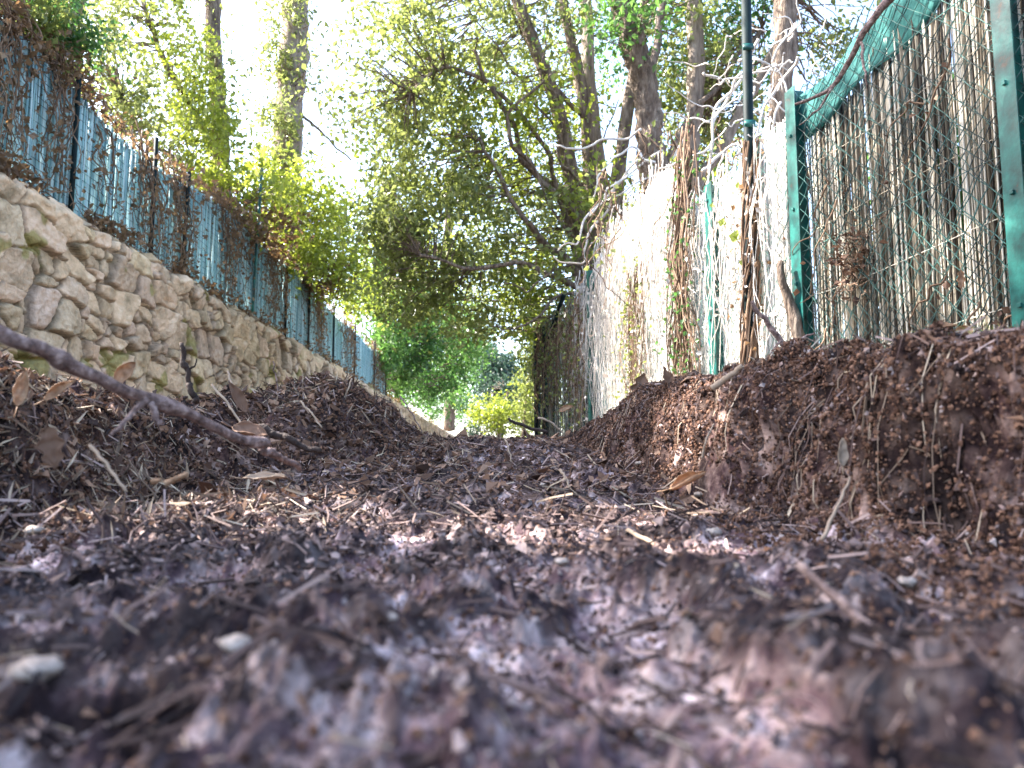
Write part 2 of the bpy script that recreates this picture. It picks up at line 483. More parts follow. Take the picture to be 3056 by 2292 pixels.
def lay_chips(n, r0, r1, smin, smax, m, lift=.3, flat=.7, thick=.22):
    x, y, r = scatter(n, r0, r1)
    ok = litter_free(x, y) & (rng.random(n) > .95 * sstep(worn(x, y) * 1.5) * (r < 1.3)) & ~((x > .27) & (r < 1.6) & (rng.random(n) < .7)) 
    x, y, r = x[ok], y[ok], r[ok]; n = len(x)
    nn = norm_at(x, y) + unit(n) * (1 - flat)
    nn /= np.linalg.norm(nn, axis=1)[:, None]
    ax = np.cross(nn, unit(n)); ax /= np.linalg.norm(ax, axis=1)[:, None]
    sd = np.cross(nn, ax)
    s = (smin * (smax / smin) ** rng.random(n)) * np.clip(.55 + r * .5, .6, 1.3)
    L = s; W = s * rng.uniform(.25, .8, n)
    c = np.stack([x, y, height(x, y) + s * lift * .5], 1)
    # irregular five-cornered plates with thickness
    k = 5
    th = (np.arange(k) / k * 2 * np.pi)[None] + rng.uniform(-.4, .4, (n, k))
    rr = rng.uniform(.55, 1.1, (n, k))
    px = (np.cos(th) * rr * L[:, None] * .5); py = (np.sin(th) * rr * W[:, None] * .5)
    bend = rng.normal(0, .25, (n, k)) * W[:, None]
    top = c[:, None] + px[..., None] * ax[:, None] + py[..., None] * sd[:, None] + (bend + thick * W[:, None] * .5)[..., None] * nn[:, None]
    bot = top - (thick * W)[:, None, None] * nn[:, None]
    v = np.concatenate([top, bot], 1).reshape(-1, 3)
    b = np.arange(n)[:, None] * 2 * k
    tt = []
    for q in range(1, k - 1):
        tt.append(b + np.array([[0, q, q + 1]])); tt.append(b + np.array([[k, k + q + 1, k + q]]))
    qq = [b + np.array([[q, k + q, k + (q + 1) % k, (q + 1) % k]]) for q in range(k)]
    lb.add(v, np.vstack(qq), np.vstack(tt), m)


def lay_straws(n, r0, r1, l0, l1, m, lift=.2, flat=.75, fat=.045):
    x, y, r = scatter(n, r0, r1)
    ok = litter_free(x, y); x, y, r = x[ok], y[ok], r[ok]; n = len(x)
    nn = norm_at(x, y)
    ax = np.cross(nn, unit(n)); ax /= np.linalg.norm(ax, axis=1)[:, None]
    ax = ax + nn * rng.normal(0, 1 - flat, n)[:, None]
    ax /= np.linalg.norm(ax, axis=1)[:, None]
    L = l0 * (l1 / l0) ** rng.random(n)
    c = np.stack([x, y, height(x, y) + L * lift * rng.random(n) + .002], 1)
    sd = np.cross(ax, nn); sd /= np.linalg.norm(sd, axis=1)[:, None] + 1e-9
    up = np.cross(sd, ax)
    w = np.maximum(L * fat * rng.uniform(.5, 1.3, n), .0006)
    bow = rng.normal(0, .08, n) * L
    v = []
    for t, b_ in ((-.5, 0), (0, 1), (.5, 0)):
        cc = c + ax * (t * L)[:, None] + sd * (b_ * bow)[:, None]
        for q in range(3):
            a_ = q / 3 * 2 * np.pi
            v.append(cc + (np.cos(a_) * w * .5)[:, None] * sd + (np.sin(a_) * w * .5)[:, None] * up)
    v = np.stack(v, 1).reshape(-1, 3)
    b = np.arange(n)[:, None] * 9
    qq = []
    for s_ in (0, 3):
        for q in range(3):
            qq.append(b + np.array([[s_ + q, s_ + (q + 1) % 3, s_ + 3 + (q + 1) % 3, s_ + 3 + q]]))
    lb.add(v, np.vstack(qq), None, m)


lay_chips(6000, .14, .75, .002, .007, 0, flat=.65)
lay_chips(400, .16, .8, .010, .026, 0, flat=.7, thick=.2)
lay_chips(150, .16, .8, .010, .022, 1, flat=.7, thick=.05)
lay_chips(34000, .55, 2.9, .003, .016, 0, flat=.6)
lay_chips(5000, 1.1, 3.0, .010, .032, 1, flat=.45, thick=.05)
lay_chips(700, .2, .9, .006, .014, 1, flat=.7, thick=.06)
lay_straws(170, .2, 1.0, .006, .022, 2, fat=.06)
lay_straws(1200, .25, 1.0, .008, .03, 0, fat=.08)
lay_straws(1900, .9, 3.0, .015, .07, 2, fat=.04, flat=.7)
lay_straws(7000, .8, 3.0, .012, .05, 0, fat=.06, flat=.6)
lay_chips(12000, 2.6, 12, .02, .06, 1, flat=.5, thick=.05)
def lay_face(n, ya, yb, s0, s1, m, thick=.9):
    y = rng.uniform(ya, yb, n)
    x = interp(y, [-1, .2, .6, 1.1, 1.8, 2.6, 3.5, 8], [.60, .50, .40, .27, .20, .15, .35, .1]) + rng.uniform(-.01, .085, n)
    z = height(x, y)
    s_ = (s0 * (s1 / s0) ** (rng.random(n) ** 1.8))[:, None]
    nn = unit(n); ax = np.cross(nn, unit(n)); ax /= np.linalg.norm(ax, axis=1)[:, None]; sd = np.cross(nn, ax)
    c = np.column_stack([x - bank_push(y, z), y, z]) + norm_at(x, y) * s_ * .12
    k = [1 + rng.uniform(-.25, .2, (n, 1)) for _ in range(6)]
    v = np.stack([c + ax * s_ * .5 * k[0], c + sd * s_ * .4 * k[1], c - ax * s_ * .5 * k[2], c - sd * s_ * .4 * k[3], c + nn * s_ * thick * .5 * k[4], c - nn * s_ * thick * .5 * k[5]], 1).reshape(-1, 3)
    b = np.arange(n)[:, None] * 6
    lb.add(v, None, np.vstack([b + np.array([[q, (q + 1) % 4, 4]]) for q in range(4)] + [b + np.array([[(q + 1) % 4, q, 5]]) for q in range(4)]), m)


def lay_bank(n, xa, xb, ya, yb, s0, s1, m, thick=.6, flat=.25, pale=False):
    x = rng.uniform(xa, xb, n); y = rng.uniform(ya, yb, n)
    if pale:
        ok = (rng.random(n) < worn(x, y) ** 1.5) & (np.hypot(x, y) > .12); x, y = x[ok], y[ok]; n = len(x)
    nn = norm_at(x, y) * flat + unit(n) * (1 - flat); nn /= np.linalg.norm(nn, axis=1)[:, None]
    ax = np.cross(nn, unit(n)); ax /= np.linalg.norm(ax, axis=1)[:, None]; sd = np.cross(nn, ax)
    s_ = (s0 * (s1 / s0) ** (rng.random(n) ** 1.6))[:, None]
    c = np.column_stack([x, y, height(x, y)]) + norm_at(x, y) * s_ * .15
    # crumbs: squashed irregular octahedra
    k = [1 + rng.uniform(-.25, .2, (n, 1)) for _ in range(6)]
    v = np.stack([c + ax * s_ * .5 * k[0], c + sd * s_ * .4 * k[1], c - ax * s_ * .5 * k[2], c - sd * s_ * .4 * k[3], c + nn * s_ * thick * .5 * k[4], c - nn * s_ * thick * .5 * k[5]], 1).reshape(-1, 3)
    b = np.arange(n)[:, None] * 6
    lb.add(v, None, np.vstack([b + np.array([[q, (q + 1) % 4, 4]]) for q in range(4)] + [b + np.array([[(q + 1) % 4, q, 5]]) for q in range(4)]), m)


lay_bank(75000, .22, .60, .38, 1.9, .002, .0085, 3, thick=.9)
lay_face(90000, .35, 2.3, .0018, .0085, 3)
lay_face(9000, .35, 2.3, .003, .012, 0, .4)
lay_face(2500, .35, 2.3, .003, .010, 4, .6)
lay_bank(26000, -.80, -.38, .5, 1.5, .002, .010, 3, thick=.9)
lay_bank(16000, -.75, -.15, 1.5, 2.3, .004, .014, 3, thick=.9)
lay_bank(22000, -.32, .42, .13, 1.0, .0012, .005, 3, thick=.8)
lay_bank(9000, -.35, .35, .9, 2.7, .004, .014, 3)
lay_bank(60000, -.42, .45, .12, 1.1, .0010, .0045, 4, thick=.8, pale=True)
lay_bank(5000, -.42, .45, .14, 1.1, .003, .010, 4, thick=.5, pale=True)
for q in range(260):
    y0_ = rng.uniform(.45, 2.0); x0_ = float(interp(y0_, [.2, .6, 1.1, 1.8, 2.6], [.50, .40, .27, .20, .15])) + rng.uniform(.01, .07)
    t_ = np.linspace(0, 1, 7); yy_ = y0_ + rng.normal(0, .02) * t_; xx_ = x0_ - .035 * t_
    zz_ = height(xx_, yy_) + .003
    lb.tube(np.column_stack([xx_ - bank_push(yy_, zz_) - .003 * np.sin(t_ * 3), yy_, zz_]), np.linspace(rng.uniform(.0006, .0014), .0003, 7), 4, m=0 if q % 3 else 2)
# extra debris on the left bank and mound
def lay_patch(n, cx, cy, sx, sy, L0, L1, m, flat=.4, lift=.4, wr_=.5):
    x = rng.normal(cx, sx, n); y = rng.normal(cy, sy, n)
    ok = (np.hypot(x, y) > .3); x, y = x[ok], y[ok]; n = len(x)
    nn = norm_at(x, y) * flat + unit(n) * (1 - flat)
    ax = np.cross(nn, unit(n)); L = L0 * (L1 / L0) ** rng.random(n)
    c = np.stack([x, y, height(x, y) + L * lift * rng.random(n)], 1)
    lb.leaves(c, ax, nn, L, L * wr_ * rng.uniform(.7, 1.3, n), .35, m)
lay_patch(900, -.55, 1.05, .10, .15, .006, .022, 1)
lay_patch(900, -.45, 1.85, .14, .18, .010, .035, 1)
lay_patch(350, .42, 1.3, .09, .35, .006, .02, 1)
lay_patch(2600, -.53, 1.0, .11, .15, .010, .042, 2, wr_=.11)
lay_patch(1300, -.53, 1.0, .11, .15, .010, .026, 1, wr_=.30)
lay_patch(900, -.42, 1.85, .16, .18, .015, .06, 2, wr_=.07)
lay_patch(260, .40, .85, .06, .2, .006, .016, 1)
lay_patch(700, -.7, .85, .12, .12, .006, .018, 1)
lay_patch(1500, -.50, 1.0, .10, .14, .010, .035, 0, wr_=.12)
lay_patch(1600, -.42, 1.88, .17, .16, .010, .045, 0, wr_=.12)
lay_patch(1500, .36, 1.1, .07, .30, .008, .028, 0, wr_=.08)
lay_patch(500, .36, 1.1, .07, .30, .008, .028, 2, wr_=.06)
lit = lb.build("leaf_litter", [M['chip'], M['deadleaf'], M['straw'], M['crumb'], M['palecrumb']], smooth=False)
tag(lit, "bark chips, straw and broken dead leaves strewn over the path", "leaf litter", kind="stuff")

# ------------------------------------------------------------------ stone wall (left)
WX = -2.7            # face of the wall
WT = 1.62            # its top
yy = np.concatenate([np.linspace(1.5, 3.3, 90, endpoint=False), np.geomspace(3.3, 14, 760, endpoint=False), np.geomspace(14, 60, 220)])
zz = np.linspace(-.25, WT, 190)
YY, ZZ = np.meshgrid(yy, zz)
wx = YY * 3.3 + .35 * pnoise(YY * 2.2, ZZ * 2.2, 41) ; wz = ZZ * 4.9 + .35 * pnoise(YY * 2.2 + 9, ZZ * 2.2, 42)
big = pnoise(YY * .9, ZZ * 1.1, 44)
f1, f2, cid, ox, oy = voronoi(wx, wz, 51, .75, 3.4)
fa, fb, cid2, ox2, oy2 = voronoi(wx * 1.8, wz * 1.8, 57, .75, 3.4)
usesmall = (hash2(np.floor(cid * 997), np.floor(cid * 613), 3) < .38)
edge = np.where(usesmall, np.minimum(f2 - f1, (fb - fa) / 1.8), f2 - f1)
idc = np.where(usesmall, (cid * .37 + cid2) % 1, cid)
prof = np.clip(edge / .10, 0, 1) ** .4
tilt = (idc - .5) * (ox * .16) + ((idc * 7) % 1 - .5) * oy * .12
dep = prof * (.045 + .026 * ((idc * 13) % 1)) + tilt * .8 * prof + .009 * (1 - 2 * np.abs(fbm(YY * 9, ZZ * 9, 4, 61, gain=.6))) * prof + .03 * big
top_in = sstep((ZZ - (WT - .10)) / .10) * .10
XX = WX + dep - top_in - .02 * ZZ
ZW = ZZ + .05 * pnoise(YY * 3, YY * 0, 77) * sstep((ZZ - .9) / .6) + .03 * pnoise(YY * 9, YY * 0, 78) * sstep((ZZ - 1.2) / .4)
nz_, ny_ = YY.shape
front = np.stack([XX, YY, ZW], -1).reshape(-1, 3)
# ragged earth top and back
back_top = np.stack([np.full(ny_, WX - .45), yy, ZW[-1] + .02], -1)
back_bot = np.stack([np.full(ny_, WX - .45), yy, np.full(ny_, -.25)], -1)
V = np.vstack([front, back_top, back_bot])
i = np.arange(nz_ - 1)[:, None] * ny_; j = np.arange(ny_ - 1)[None, :]
Q = [np.stack([i + j, i + j + 1, i + ny_ + j + 1, i + ny_ + j], -1).reshape(-1, 4)]
jj = np.arange(ny_ - 1); t0 = (nz_ - 1) * ny_; bt = nz_ * ny_; bb = bt + ny_
Q.append(np.stack([t0 + jj, t0 + jj + 1, bt + jj + 1, bt + jj], 1))
Q.append(np.stack([bt + jj, bt + jj + 1, bb + jj + 1, bb + jj], 1))
V2 = V
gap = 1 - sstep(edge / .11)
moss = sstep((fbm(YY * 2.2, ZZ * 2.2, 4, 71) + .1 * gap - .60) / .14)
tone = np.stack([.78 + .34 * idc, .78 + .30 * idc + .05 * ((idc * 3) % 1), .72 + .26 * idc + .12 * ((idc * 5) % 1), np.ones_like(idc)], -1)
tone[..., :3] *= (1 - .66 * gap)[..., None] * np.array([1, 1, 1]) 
mc = np.array([.42, .50, .20])
tone[..., :3] = tone[..., :3] * (1 - moss * .8)[..., None] + mc * (moss * .8)[..., None]
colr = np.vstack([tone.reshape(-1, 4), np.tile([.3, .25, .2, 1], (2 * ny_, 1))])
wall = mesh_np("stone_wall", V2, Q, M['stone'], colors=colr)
tag(wall, "long dry-stone retaining wall of pale buff stones with moss", "wall")

# ------------------------------------------------------------------ reeds and wire
def reeds(buf, a, b, z0f, z1f, pitch, r, tilt=.012, m=0, skip=0.03, off=0.0):
    """upright reeds between plan points a and b"""
    a = np.array(a, float); b = np.array(b, float)
    Ld = np.linalg.norm(b - a); n = int(Ld / pitch)
    t = (np.arange(n) + rng.uniform(-.35, .35, n)) / n
    t = t[rng.random(n) > skip]; n = len(t)
    d = (b - a) / Ld; nrm = np.array([-d[1], d[0]])
    base = a + t[:, None] * (b - a) + nrm * (off + rng.normal(0, .006, n))[:, None]
    z0 = np.array([z0f(k) for k in t]) + rng.normal(0, .01, n); z1 = np.array([z1f(k) for k in t]) + rng.normal(0, .012, n)
    tl = rng.normal(0, tilt, n)
    rr = r * rng.uniform(.6, 1.25, n)
    rings = []
    for f in (0, .33, .66, 1.0):
        c = base + d * (tl * f * (z1 - z0))[:, None] + nrm * (rng.normal(0, .003, n))[:, None] + d * rng.normal(0, .002, n)[:, None]
        zc = z0 + f * (z1 - z0)
        for q in range(4):
            an = q / 4 * 2 * np.pi + .4
            p = c + (np.cos(an) * rr)[:, None] * d + (np.sin(an) * rr)[:, None] * nrm
            rings.append(np.column_stack([p, zc]))
    v = np.stack(rings, 1).reshape(-1, 3)
    bI = np.arange(n)[:, None] * 16
    qq = []
    for s_ in (0, 4, 8):
        for q in range(4):
            qq.append(bI + np.array([[s_ + q, s_ + (q + 1) % 4, s_ + 4 + (q + 1) % 4, s_ + 4 + q]]))
    qq.append(bI + np.array([[12, 13, 14, 15]]))
    buf.add(v, np.vstack(qq), None, m)


def chainlink(buf, a, b, z0, z1f, cell=.035, r=.0014, off=0.0, warp=.012, seed=0):
    """woven diamond wire: wires zigzag upwards between neighbours"""
    a = np.array(a, float); b = np.array(b, float)
    Ld = np.linalg.norm(b - a); d = (b - a) / Ld; nrm = np.array([-d[1], d[0]])
    nw = int(Ld / cell)
    ztop = max(z1f(0), z1f(1)); nz = int((ztop - z0) / cell)
    for k in range(nw):
        zs = z0 + np.arange(nz + 1) * cell
        lim = z1f(k / nw)
        zs = zs[zs <= lim + cell]
        n = len(zs)
        s = k * cell + np.where((np.arange(n) + k) % 2 == 0, 0, cell) * 1.0
        o = off + np.where((np.arange(n)) % 2 == 0, .003, -.003)
        s = s + warp * pnoise(s * 1.7, zs * 2.5, seed) * 1.5
        zz_ = zs + warp * 1.6 * pnoise(s * 1.3 + 5, zs * 2.1, seed + 2) + warp * pnoise(s * 6, zs * 5, seed + 6) * .6
        o = o + .02 * pnoise(s * 1.1, zs * 1.3, seed + 3)
        p = a + s[:, None] * d + nrm * o[:, None]
        pts = np.column_stack([p, zz_])
        buf.tube(pts, r, 3, cap=False)


def hwire(buf, a, b, z, r=.0016, off=.0, sag=.02, seed=0, n=60):
    a = np.array(a, float); b = np.array(b, float); t = np.linspace(0, 1, n)
    d = (b - a); L_ = np.linalg.norm(d); d = d / L_; nrm = np.array([-d[1], d[0]])
    p = a + t[:, None] * (b - a) + nrm * off
    buf.tube(np.column_stack([p, z + sag * pnoise(t * L_ * 1.4, t * 0 + seed, 5)]), r, 3, cap=False)


# ------------------------------------------------------------------ right fence
def FR(y):
    return np.array([1.83 - .194 * y, y])


rf = thing("chain_link_fence", "green chain-link fence backed by upright reed screening along the right bank", "fence", (*FR(3.2), .28))
ZT = 1.50


def topz(y):   # top of the screening
    return float(np.interp(y, [.4, 2.3, 3.2, 3.7, 4.3, 4.7, 5.6, 6.3, 8.0, 8.8], [1.74, 1.72, 1.58, 1.52, 1.50, 1.86, 1.80, 1.60, 1.46, 1.40]))


b1 = Buf(); ya, yb = .5, 3.22
reeds(b1, FR(ya), FR(yb), lambda t: .18, lambda t: topz(ya + t * (yb - ya)) - .10, .0082, .0034, .018, off=-.045, skip=.02)
reeds(b1, FR(ya), FR(yb), lambda t: .18, lambda t: topz(ya + t * (yb - ya)) - .16, .013, .0042, .03, off=-.065, skip=.10)
reeds(b1, FR(ya), FR(yb), lambda t: .18, lambda t: topz(ya + t * (yb - ya)) - .14, .008, .0062, .012, off=-.085, skip=.0)
for zz0 in (.45, .72, .99, 1.26):
    hwire(b1, FR(ya), FR(yb), zz0, .002, -.036, .03, int(zz0 * 100))
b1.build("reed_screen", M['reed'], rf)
b2 = Buf(); ya2, yb2 = 3.27, 6.3
reeds(b2, FR(ya2), FR(yb2), lambda t: .15, lambda t: topz(ya2 + t * (yb2 - ya2)), .008, .0045, .02, off=-.045, skip=.02)
reeds(b2, FR(ya2), FR(yb2), lambda t: .15, lambda t: topz(ya2 + t * (yb2 - ya2)) - .05, .012, .0065, .03, off=-.06, skip=.06)
b2.build("reed_screen", M['sunlitreed'], rf)
b3 = Buf()
reeds(b3, FR(6.3), FR(8.1), lambda t: .1, lambda t: 1.46, .011, .0055, .03, off=-.045, skip=.12)
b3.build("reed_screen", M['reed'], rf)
# strip of shade cloth along the top of the near bay
ns = 90; t = np.linspace(0, 1, ns)
cy = .5 + t * 2.75
cv = []
for k, dz in enumerate((0, -.05, -.11, -.17, -.20)):
    p = np.array([FR(q) for q in cy])
    nrm = np.array([.98, .19])
    off = .03 + .010 * np.sin(cy * 9 + k) + .012 * pnoise(cy * 6, cy * 0 + k, 3)
    cv.append(np.column_stack([p[:, 0] + nrm[0] * off, p[:, 1] + nrm[1] * off, [topz(q) + dz + .012 * math.sin(q * 14) for q in cy]]))
cv = np.vstack(cv)
i = np.arange(4)[:, None] * ns; j = np.arange(ns - 1)[None]
Qc = np.stack([i + j, i + j + 1, i + ns + j + 1, i + ns + j], -1).reshape(-1, 4)
oc = mesh_np("shade_cloth", cv, Qc, M['cloth'], rf)
sm = oc.modifiers.new("thick", 'SOLIDIFY'); sm.thickness = .002
bw = Buf()
chainlink(bw, FR(.5), FR(3.3), .22, lambda k: topz(.5 + k * 2.8) + .02, .036, .0025, .0, .010, 1)
hwire(bw, FR(.5), FR(8.1), .9, .0018, .006, .01, 3, 200)
hwire(bw, FR(.5), FR(8.1), 1.44, .0022, .006, .01, 5, 200)
bw.build("wire_mesh", M['wire'], rf)
bw = Buf()
chainlink(bw, FR(3.3), FR(8.1), .15, lambda k: topz(3.3 + k * 4.8) - .02, .036, .0022, .0, .014, 2)
bw.build("wire_mesh", M['wire'], rf)
# a second slack layer of wire in the near bay
bw = Buf()
chainlink(bw, FR(.6), FR(3.2), .24, lambda k: topz(.6 + k * 2.6) - .05, .041, .0018, -.02, .03, 9)
bw.build("slack_wire_mesh", M['wire'], rf)


def angle_post(parent, y, z1, w=.055, off=.018, lean=0.0, m='post', z0=.0):
    b = Buf(); x0, y0 = FR(y)
    d = np.array([-.19, .98]); nrm = np.array([-.98, -.19])
    Rm = np.array([[d[0], -nrm[0], 0], [d[1], -nrm[1], 0], [0, 0, 1]])
    h = z1 - z0
    c = np.array([x0 + nrm[0] * off, y0 + nrm[1] * off, z0 + h / 2])
    b.box(c, (w, .005, h), Rm)
    b.box(c + np.array([-nrm[0], -nrm[1], 0]) * w * .45 + np.array([0, 0, -.001]), (.005, w * .85, h - .004), Rm)
    for k in range(4):
        zc = z0 + .45 + k * .32
        if zc < z1 - .05:
            b.box(np.array([x0 + nrm[0] * (off + .006), y0 + nrm[1] * (off + .006), zc]), (.012, .008, .012), Rm)
    o = b.build("post", M[m], parent, smooth=False)
    bv = o.modifiers.new("soft", 'BEVEL'); bv.width = .0012; bv.segments = 2
    return o


angle_post(rf, 2.13, 1.95, .07)
angle_post(rf, 3.22, 1.62, .075)
angle_post(rf, 4.02, 1.50, .085)
angle_post(rf, 6.2, 1.60, .06)
angle_post(rf, 7.75, 1.42, .07, m='postdark')
angle_post(rf, 8.12, 1.42, .07, m='postdark')
# diagonal brace of the far corner post
br = Buf(); p0 = FR(8.05); p1 = FR(6.9)
br.tube(np.array([[p0[0] - .03, p0[1], .95], [p1[0] - .03, p1[1], 1.55]]), .02, 6)
br.build("brace", M['postdark'], rf)

# ------------------------------------------------------------------ left fence on the wall
FX = -2.86
lf = thing("screen_fence", "pale blue screening fence with wire mesh on top of the stone wall", "fence", (FX, 6, WT))


def ltop(y):
    return 2.52 + .05 * math.sin(y * 1.9) + .07 * math.sin(y * .7 + 1)


b = Buf()
reeds(b, (FX, 2.2), (FX, 17.5), lambda t: WT - .15, lambda t: ltop(2.2 + t * 15.3), .011, .0066, .008, off=.0, skip=.0)
reeds(b, (FX, 2.2), (FX, 17.5), lambda t: WT - .15, lambda t: ltop(2.2 + t * 15.3) - .02, .013, .0075, .006, off=-.02, skip=.0)
b.build("reed_screen", M['bluereed'], lf)
b = Buf()
reeds(b, (FX, 2.2), (FX, 17.5), lambda t: WT - .15, lambda t: ltop(2.2 + t * 15.3) - .03, .030, .006, .03, off=.012, skip=.3)
b.build("reed_screen", M['bluereed'], lf)
b = Buf()
for k in range(18):
    hwire(b, (FX + .03, 2.2), (FX + .03, 17.6), WT + .0 + k * .055, .0017, 0, .02, k, 130)
for k in range(150):
    yk = 2.3 + k * .1
    b.tube(np.array([[FX + .032, yk, WT - .1], [FX + .034, yk + .01, ltop(yk) + .01]]), .0014, 3, cap=False)
b.build("wire_mesh", M['postdark'], lf)
for k, (yk, zt, ln) in enumerate([(4.85, 2.55, .0), (5.96, 2.60, .0), (6.55, 2.55, .02), (8.35, 3.30, .05), (9.6, 2.6, 0), (10.7, 2.6, 0),
                                  (12.2, 2.58, 0), (13.9, 2.6, .0), (15.9, 2.6, 0), (17.4, 2.6, 0)]):
    bb_ = Buf(); bb_.tube(np.array([[FX + .06, yk, WT - .2], [FX + .06 + ln * .3, yk, 2.0], [FX + .06 + ln, yk, zt]]), .017, 8)
    bb_.build("post", M['postdark'] if k != 3 else M['post'], lf)

# ------------------------------------------------------------------ foliage tools
def clump_pts(c, rad, nclus, nleaf, sig, shell=.5):
    """leaf centres gathered in clumps through an ellipsoid"""
    u_ = unit(nclus); r_ = (shell + (1 - shell) * rng.random(nclus)) ** (1 / 1.6)
    cc = np.asarray(c) + u_ * r_[:, None] * np.asarray(rad)
    k = rng.integers(0, nclus, nleaf)
    dirs = unit(nclus) * np.array([1, 1, .55])
    tt = rng.normal(0, 1, nleaf)
    p = cc[k] + dirs[k] * (tt * sig * 1.6)[:, None] + rng.normal(0, sig * .55, (nleaf, 3))
    return p, cc


def crown(parent, name, blobs, mats, leaf=.05, ratio=.55, anchor=None, droop=.35, twig=.004, barkm='bark', twigs=True):
    """blobs: (u, v, y, ru, rv, rdepth, nclusters, nleaves, matindex)"""
    lv = Buf(); tw = Buf(); nt_ = 0
    for (u, v, y, ru, rv, rd, nc, nl, mi) in blobs:
        c = P(u, v, y); k = y / FPX
        p, cc = clump_pts(c, (ru * k, rd, rv * k), nc, nl, leaf * 1.9)
        ax = unit(len(p)) + np.array([0, 0, -droop])
        nn = unit(len(p)) + np.array([0, 0, .6])
        L = leaf * rng.uniform(.42, 1.4, len(p))
        lv.leaves(p, ax, nn, L, L * ratio * rng.uniform(.8, 1.2, len(p)), .18, mi)
        if twigs:
            for q in cc:
                if anchor is not None:
                    a_ = anchor[np.argmin(np.linalg.norm(anchor - q, axis=1) + .3 * np.maximum(anchor[:, 2] - q[2], 0))]
                else:
                    a_ = c + np.array([0, 0, -rv * k * .6])
                dd = q - a_; l_ = np.linalg.norm(dd)
                if l_ < .05: continue
                st_ = q - dd / l_ * min(l_, .9)
                n_ = 7
                tpar = np.linspace(0, 1, n_)[:, None]
                pts = st_ + (q - st_) * tpar + np.array([0, 0, .10]) * l_ * .3 * (tpar * (1 - tpar)) * 2
                tw.tube(wob(pts, .05 * min(l_, 1), q[0] * 9 + q[2] * 5), np.linspace(twig * 1.5, twig * .4, n_), 4)
                nt_ += 1
    if nt_: tw.build("twigs", M[barkm], parent)
    return lv.build(name, [M[m_] for m_ in mats], parent, smooth=False)


def limb(parent, name, pts, r0, r1, m='bark', rough=.22, n=40, sides=14, wobble=.02, seed=0):
    """pts: list of world points"""
    b = Buf(); pp = wob(spline(pts, n), wobble, seed + .5, 5)
    b.tube(pp, np.linspace(r0, r1, n) , sides, rough, seed=seed)
    b.build(name, M[m], parent)
    return pp


def sprigs(buf, path, n, leaf, spread, m=0, droop=.5, ratio=.75, sc=1.0):
    """leaves along a path"""
    path = np.asarray(path); k = rng.integers(0, len(path), n)
    p = path[k] + rng.normal(0, spread, (n, 3))
    L = leaf * rng.uniform(.6, 1.3, n)
    buf.leaves(p, unit(n) + np.array([0, 0, -droop]), unit(n) + np.array([.2, -.6, .2]), L, L * ratio, .15, m)


EXTRA = {}
exec_order = []

# ------------------------------------------------------------------ centre tree with fanning stems behind the right fence
Y0 = 7.6
t = thing("broadleaf_tree", "many-stemmed leafy tree arching over the path beyond the right fence", "tree", (*P(600, 470, Y0)[:2], .2))
an = []
an.append(limb(t, "trunk", [P(592, 452, 7.6), P(590, 330, 7.6), P(582, 250, 7.5), P(574, 190, 7.4), P(560, 120, 7.3), P(540, 60, 7.1), P(515, -10, 7.0), P(480, -90, 6.8)], .10, .045, seed=1))
an.append(limb(t, "trunk", [P(600, 440, 7.7), P(598, 300, 7.8), P(590, 200, 7.8), P(585, 110, 7.7), P(570, 40, 7.6), P(556, -30, 7.6), P(540, -90, 7.6)], .085, .04, seed=2))
an.append(limb(t, "trunk", [P(604, 440, 7.9), P(606, 300, 7.9), P(604, 200, 8), P(592, 110, 8), P(588, 40, 8), P(582, -40, 8)], .10, .06, 'palebark', seed=3))
an.append(limb(t, "trunk", [P(610, 440, 7.5), P(614, 260, 7.5), P(618, 180, 7.5), P(628, 110, 7.6), P(640, 40, 7.7), P(655, -50, 7.8)], .08, .05, seed=4))
an.append(limb(t, "limb", [P(578, 196, 7.5), P(545, 180, 7.2), P(522, 158, 7.0), P(505, 120, 6.8), P(486, 80, 6.6), P(470, 50, 6.5)], .035, .014, seed=5, sides=8, wobble=.06))
an.append(limb(t, "limb", [P(586, 240, 7.5), P(560, 200, 7.0), P(530, 168, 6.9), P(515, 140, 6.7), P(512, 110, 6.6), P(560, 72, 6.6)], .03, .012, seed=6, sides=8, wobble=.06))
an.append(limb(t, "limb", [P(588, 300, 7.6), P(560, 185, 7.2), P(545, 150, 7.0), P(500, 95, 6.7), P(450, 70, 6.5), P(410, 90, 6.3)], .03, .012, seed=7, sides=8, wobble=.06))
an.append(limb(t, "limb", [P(590, 320, 7.6), P(570, 262, 7.3), P(545, 240, 7.1), P(520, 215, 6.9), P(495, 170, 6.8), P(480, 140, 6.8)], .04, .014, seed=8, sides=8, wobble=.05))
an.append(limb(t, "limb", [P(592, 340, 7.6), P(575, 290, 7.3), P(548, 275, 7.1), P(520, 262, 7.0), P(470, 268, 6.9), P(420, 255, 6.7)], .035, .012, seed=9, sides=8, wobble=.05))
an.append(limb(t, "limb", [P(585, 120, 7.7), P(560, 90, 7.4), P(520, 30, 7.2), P(500, -20, 7.2)], .03, .015, seed=10, sides=8, wobble=.06))
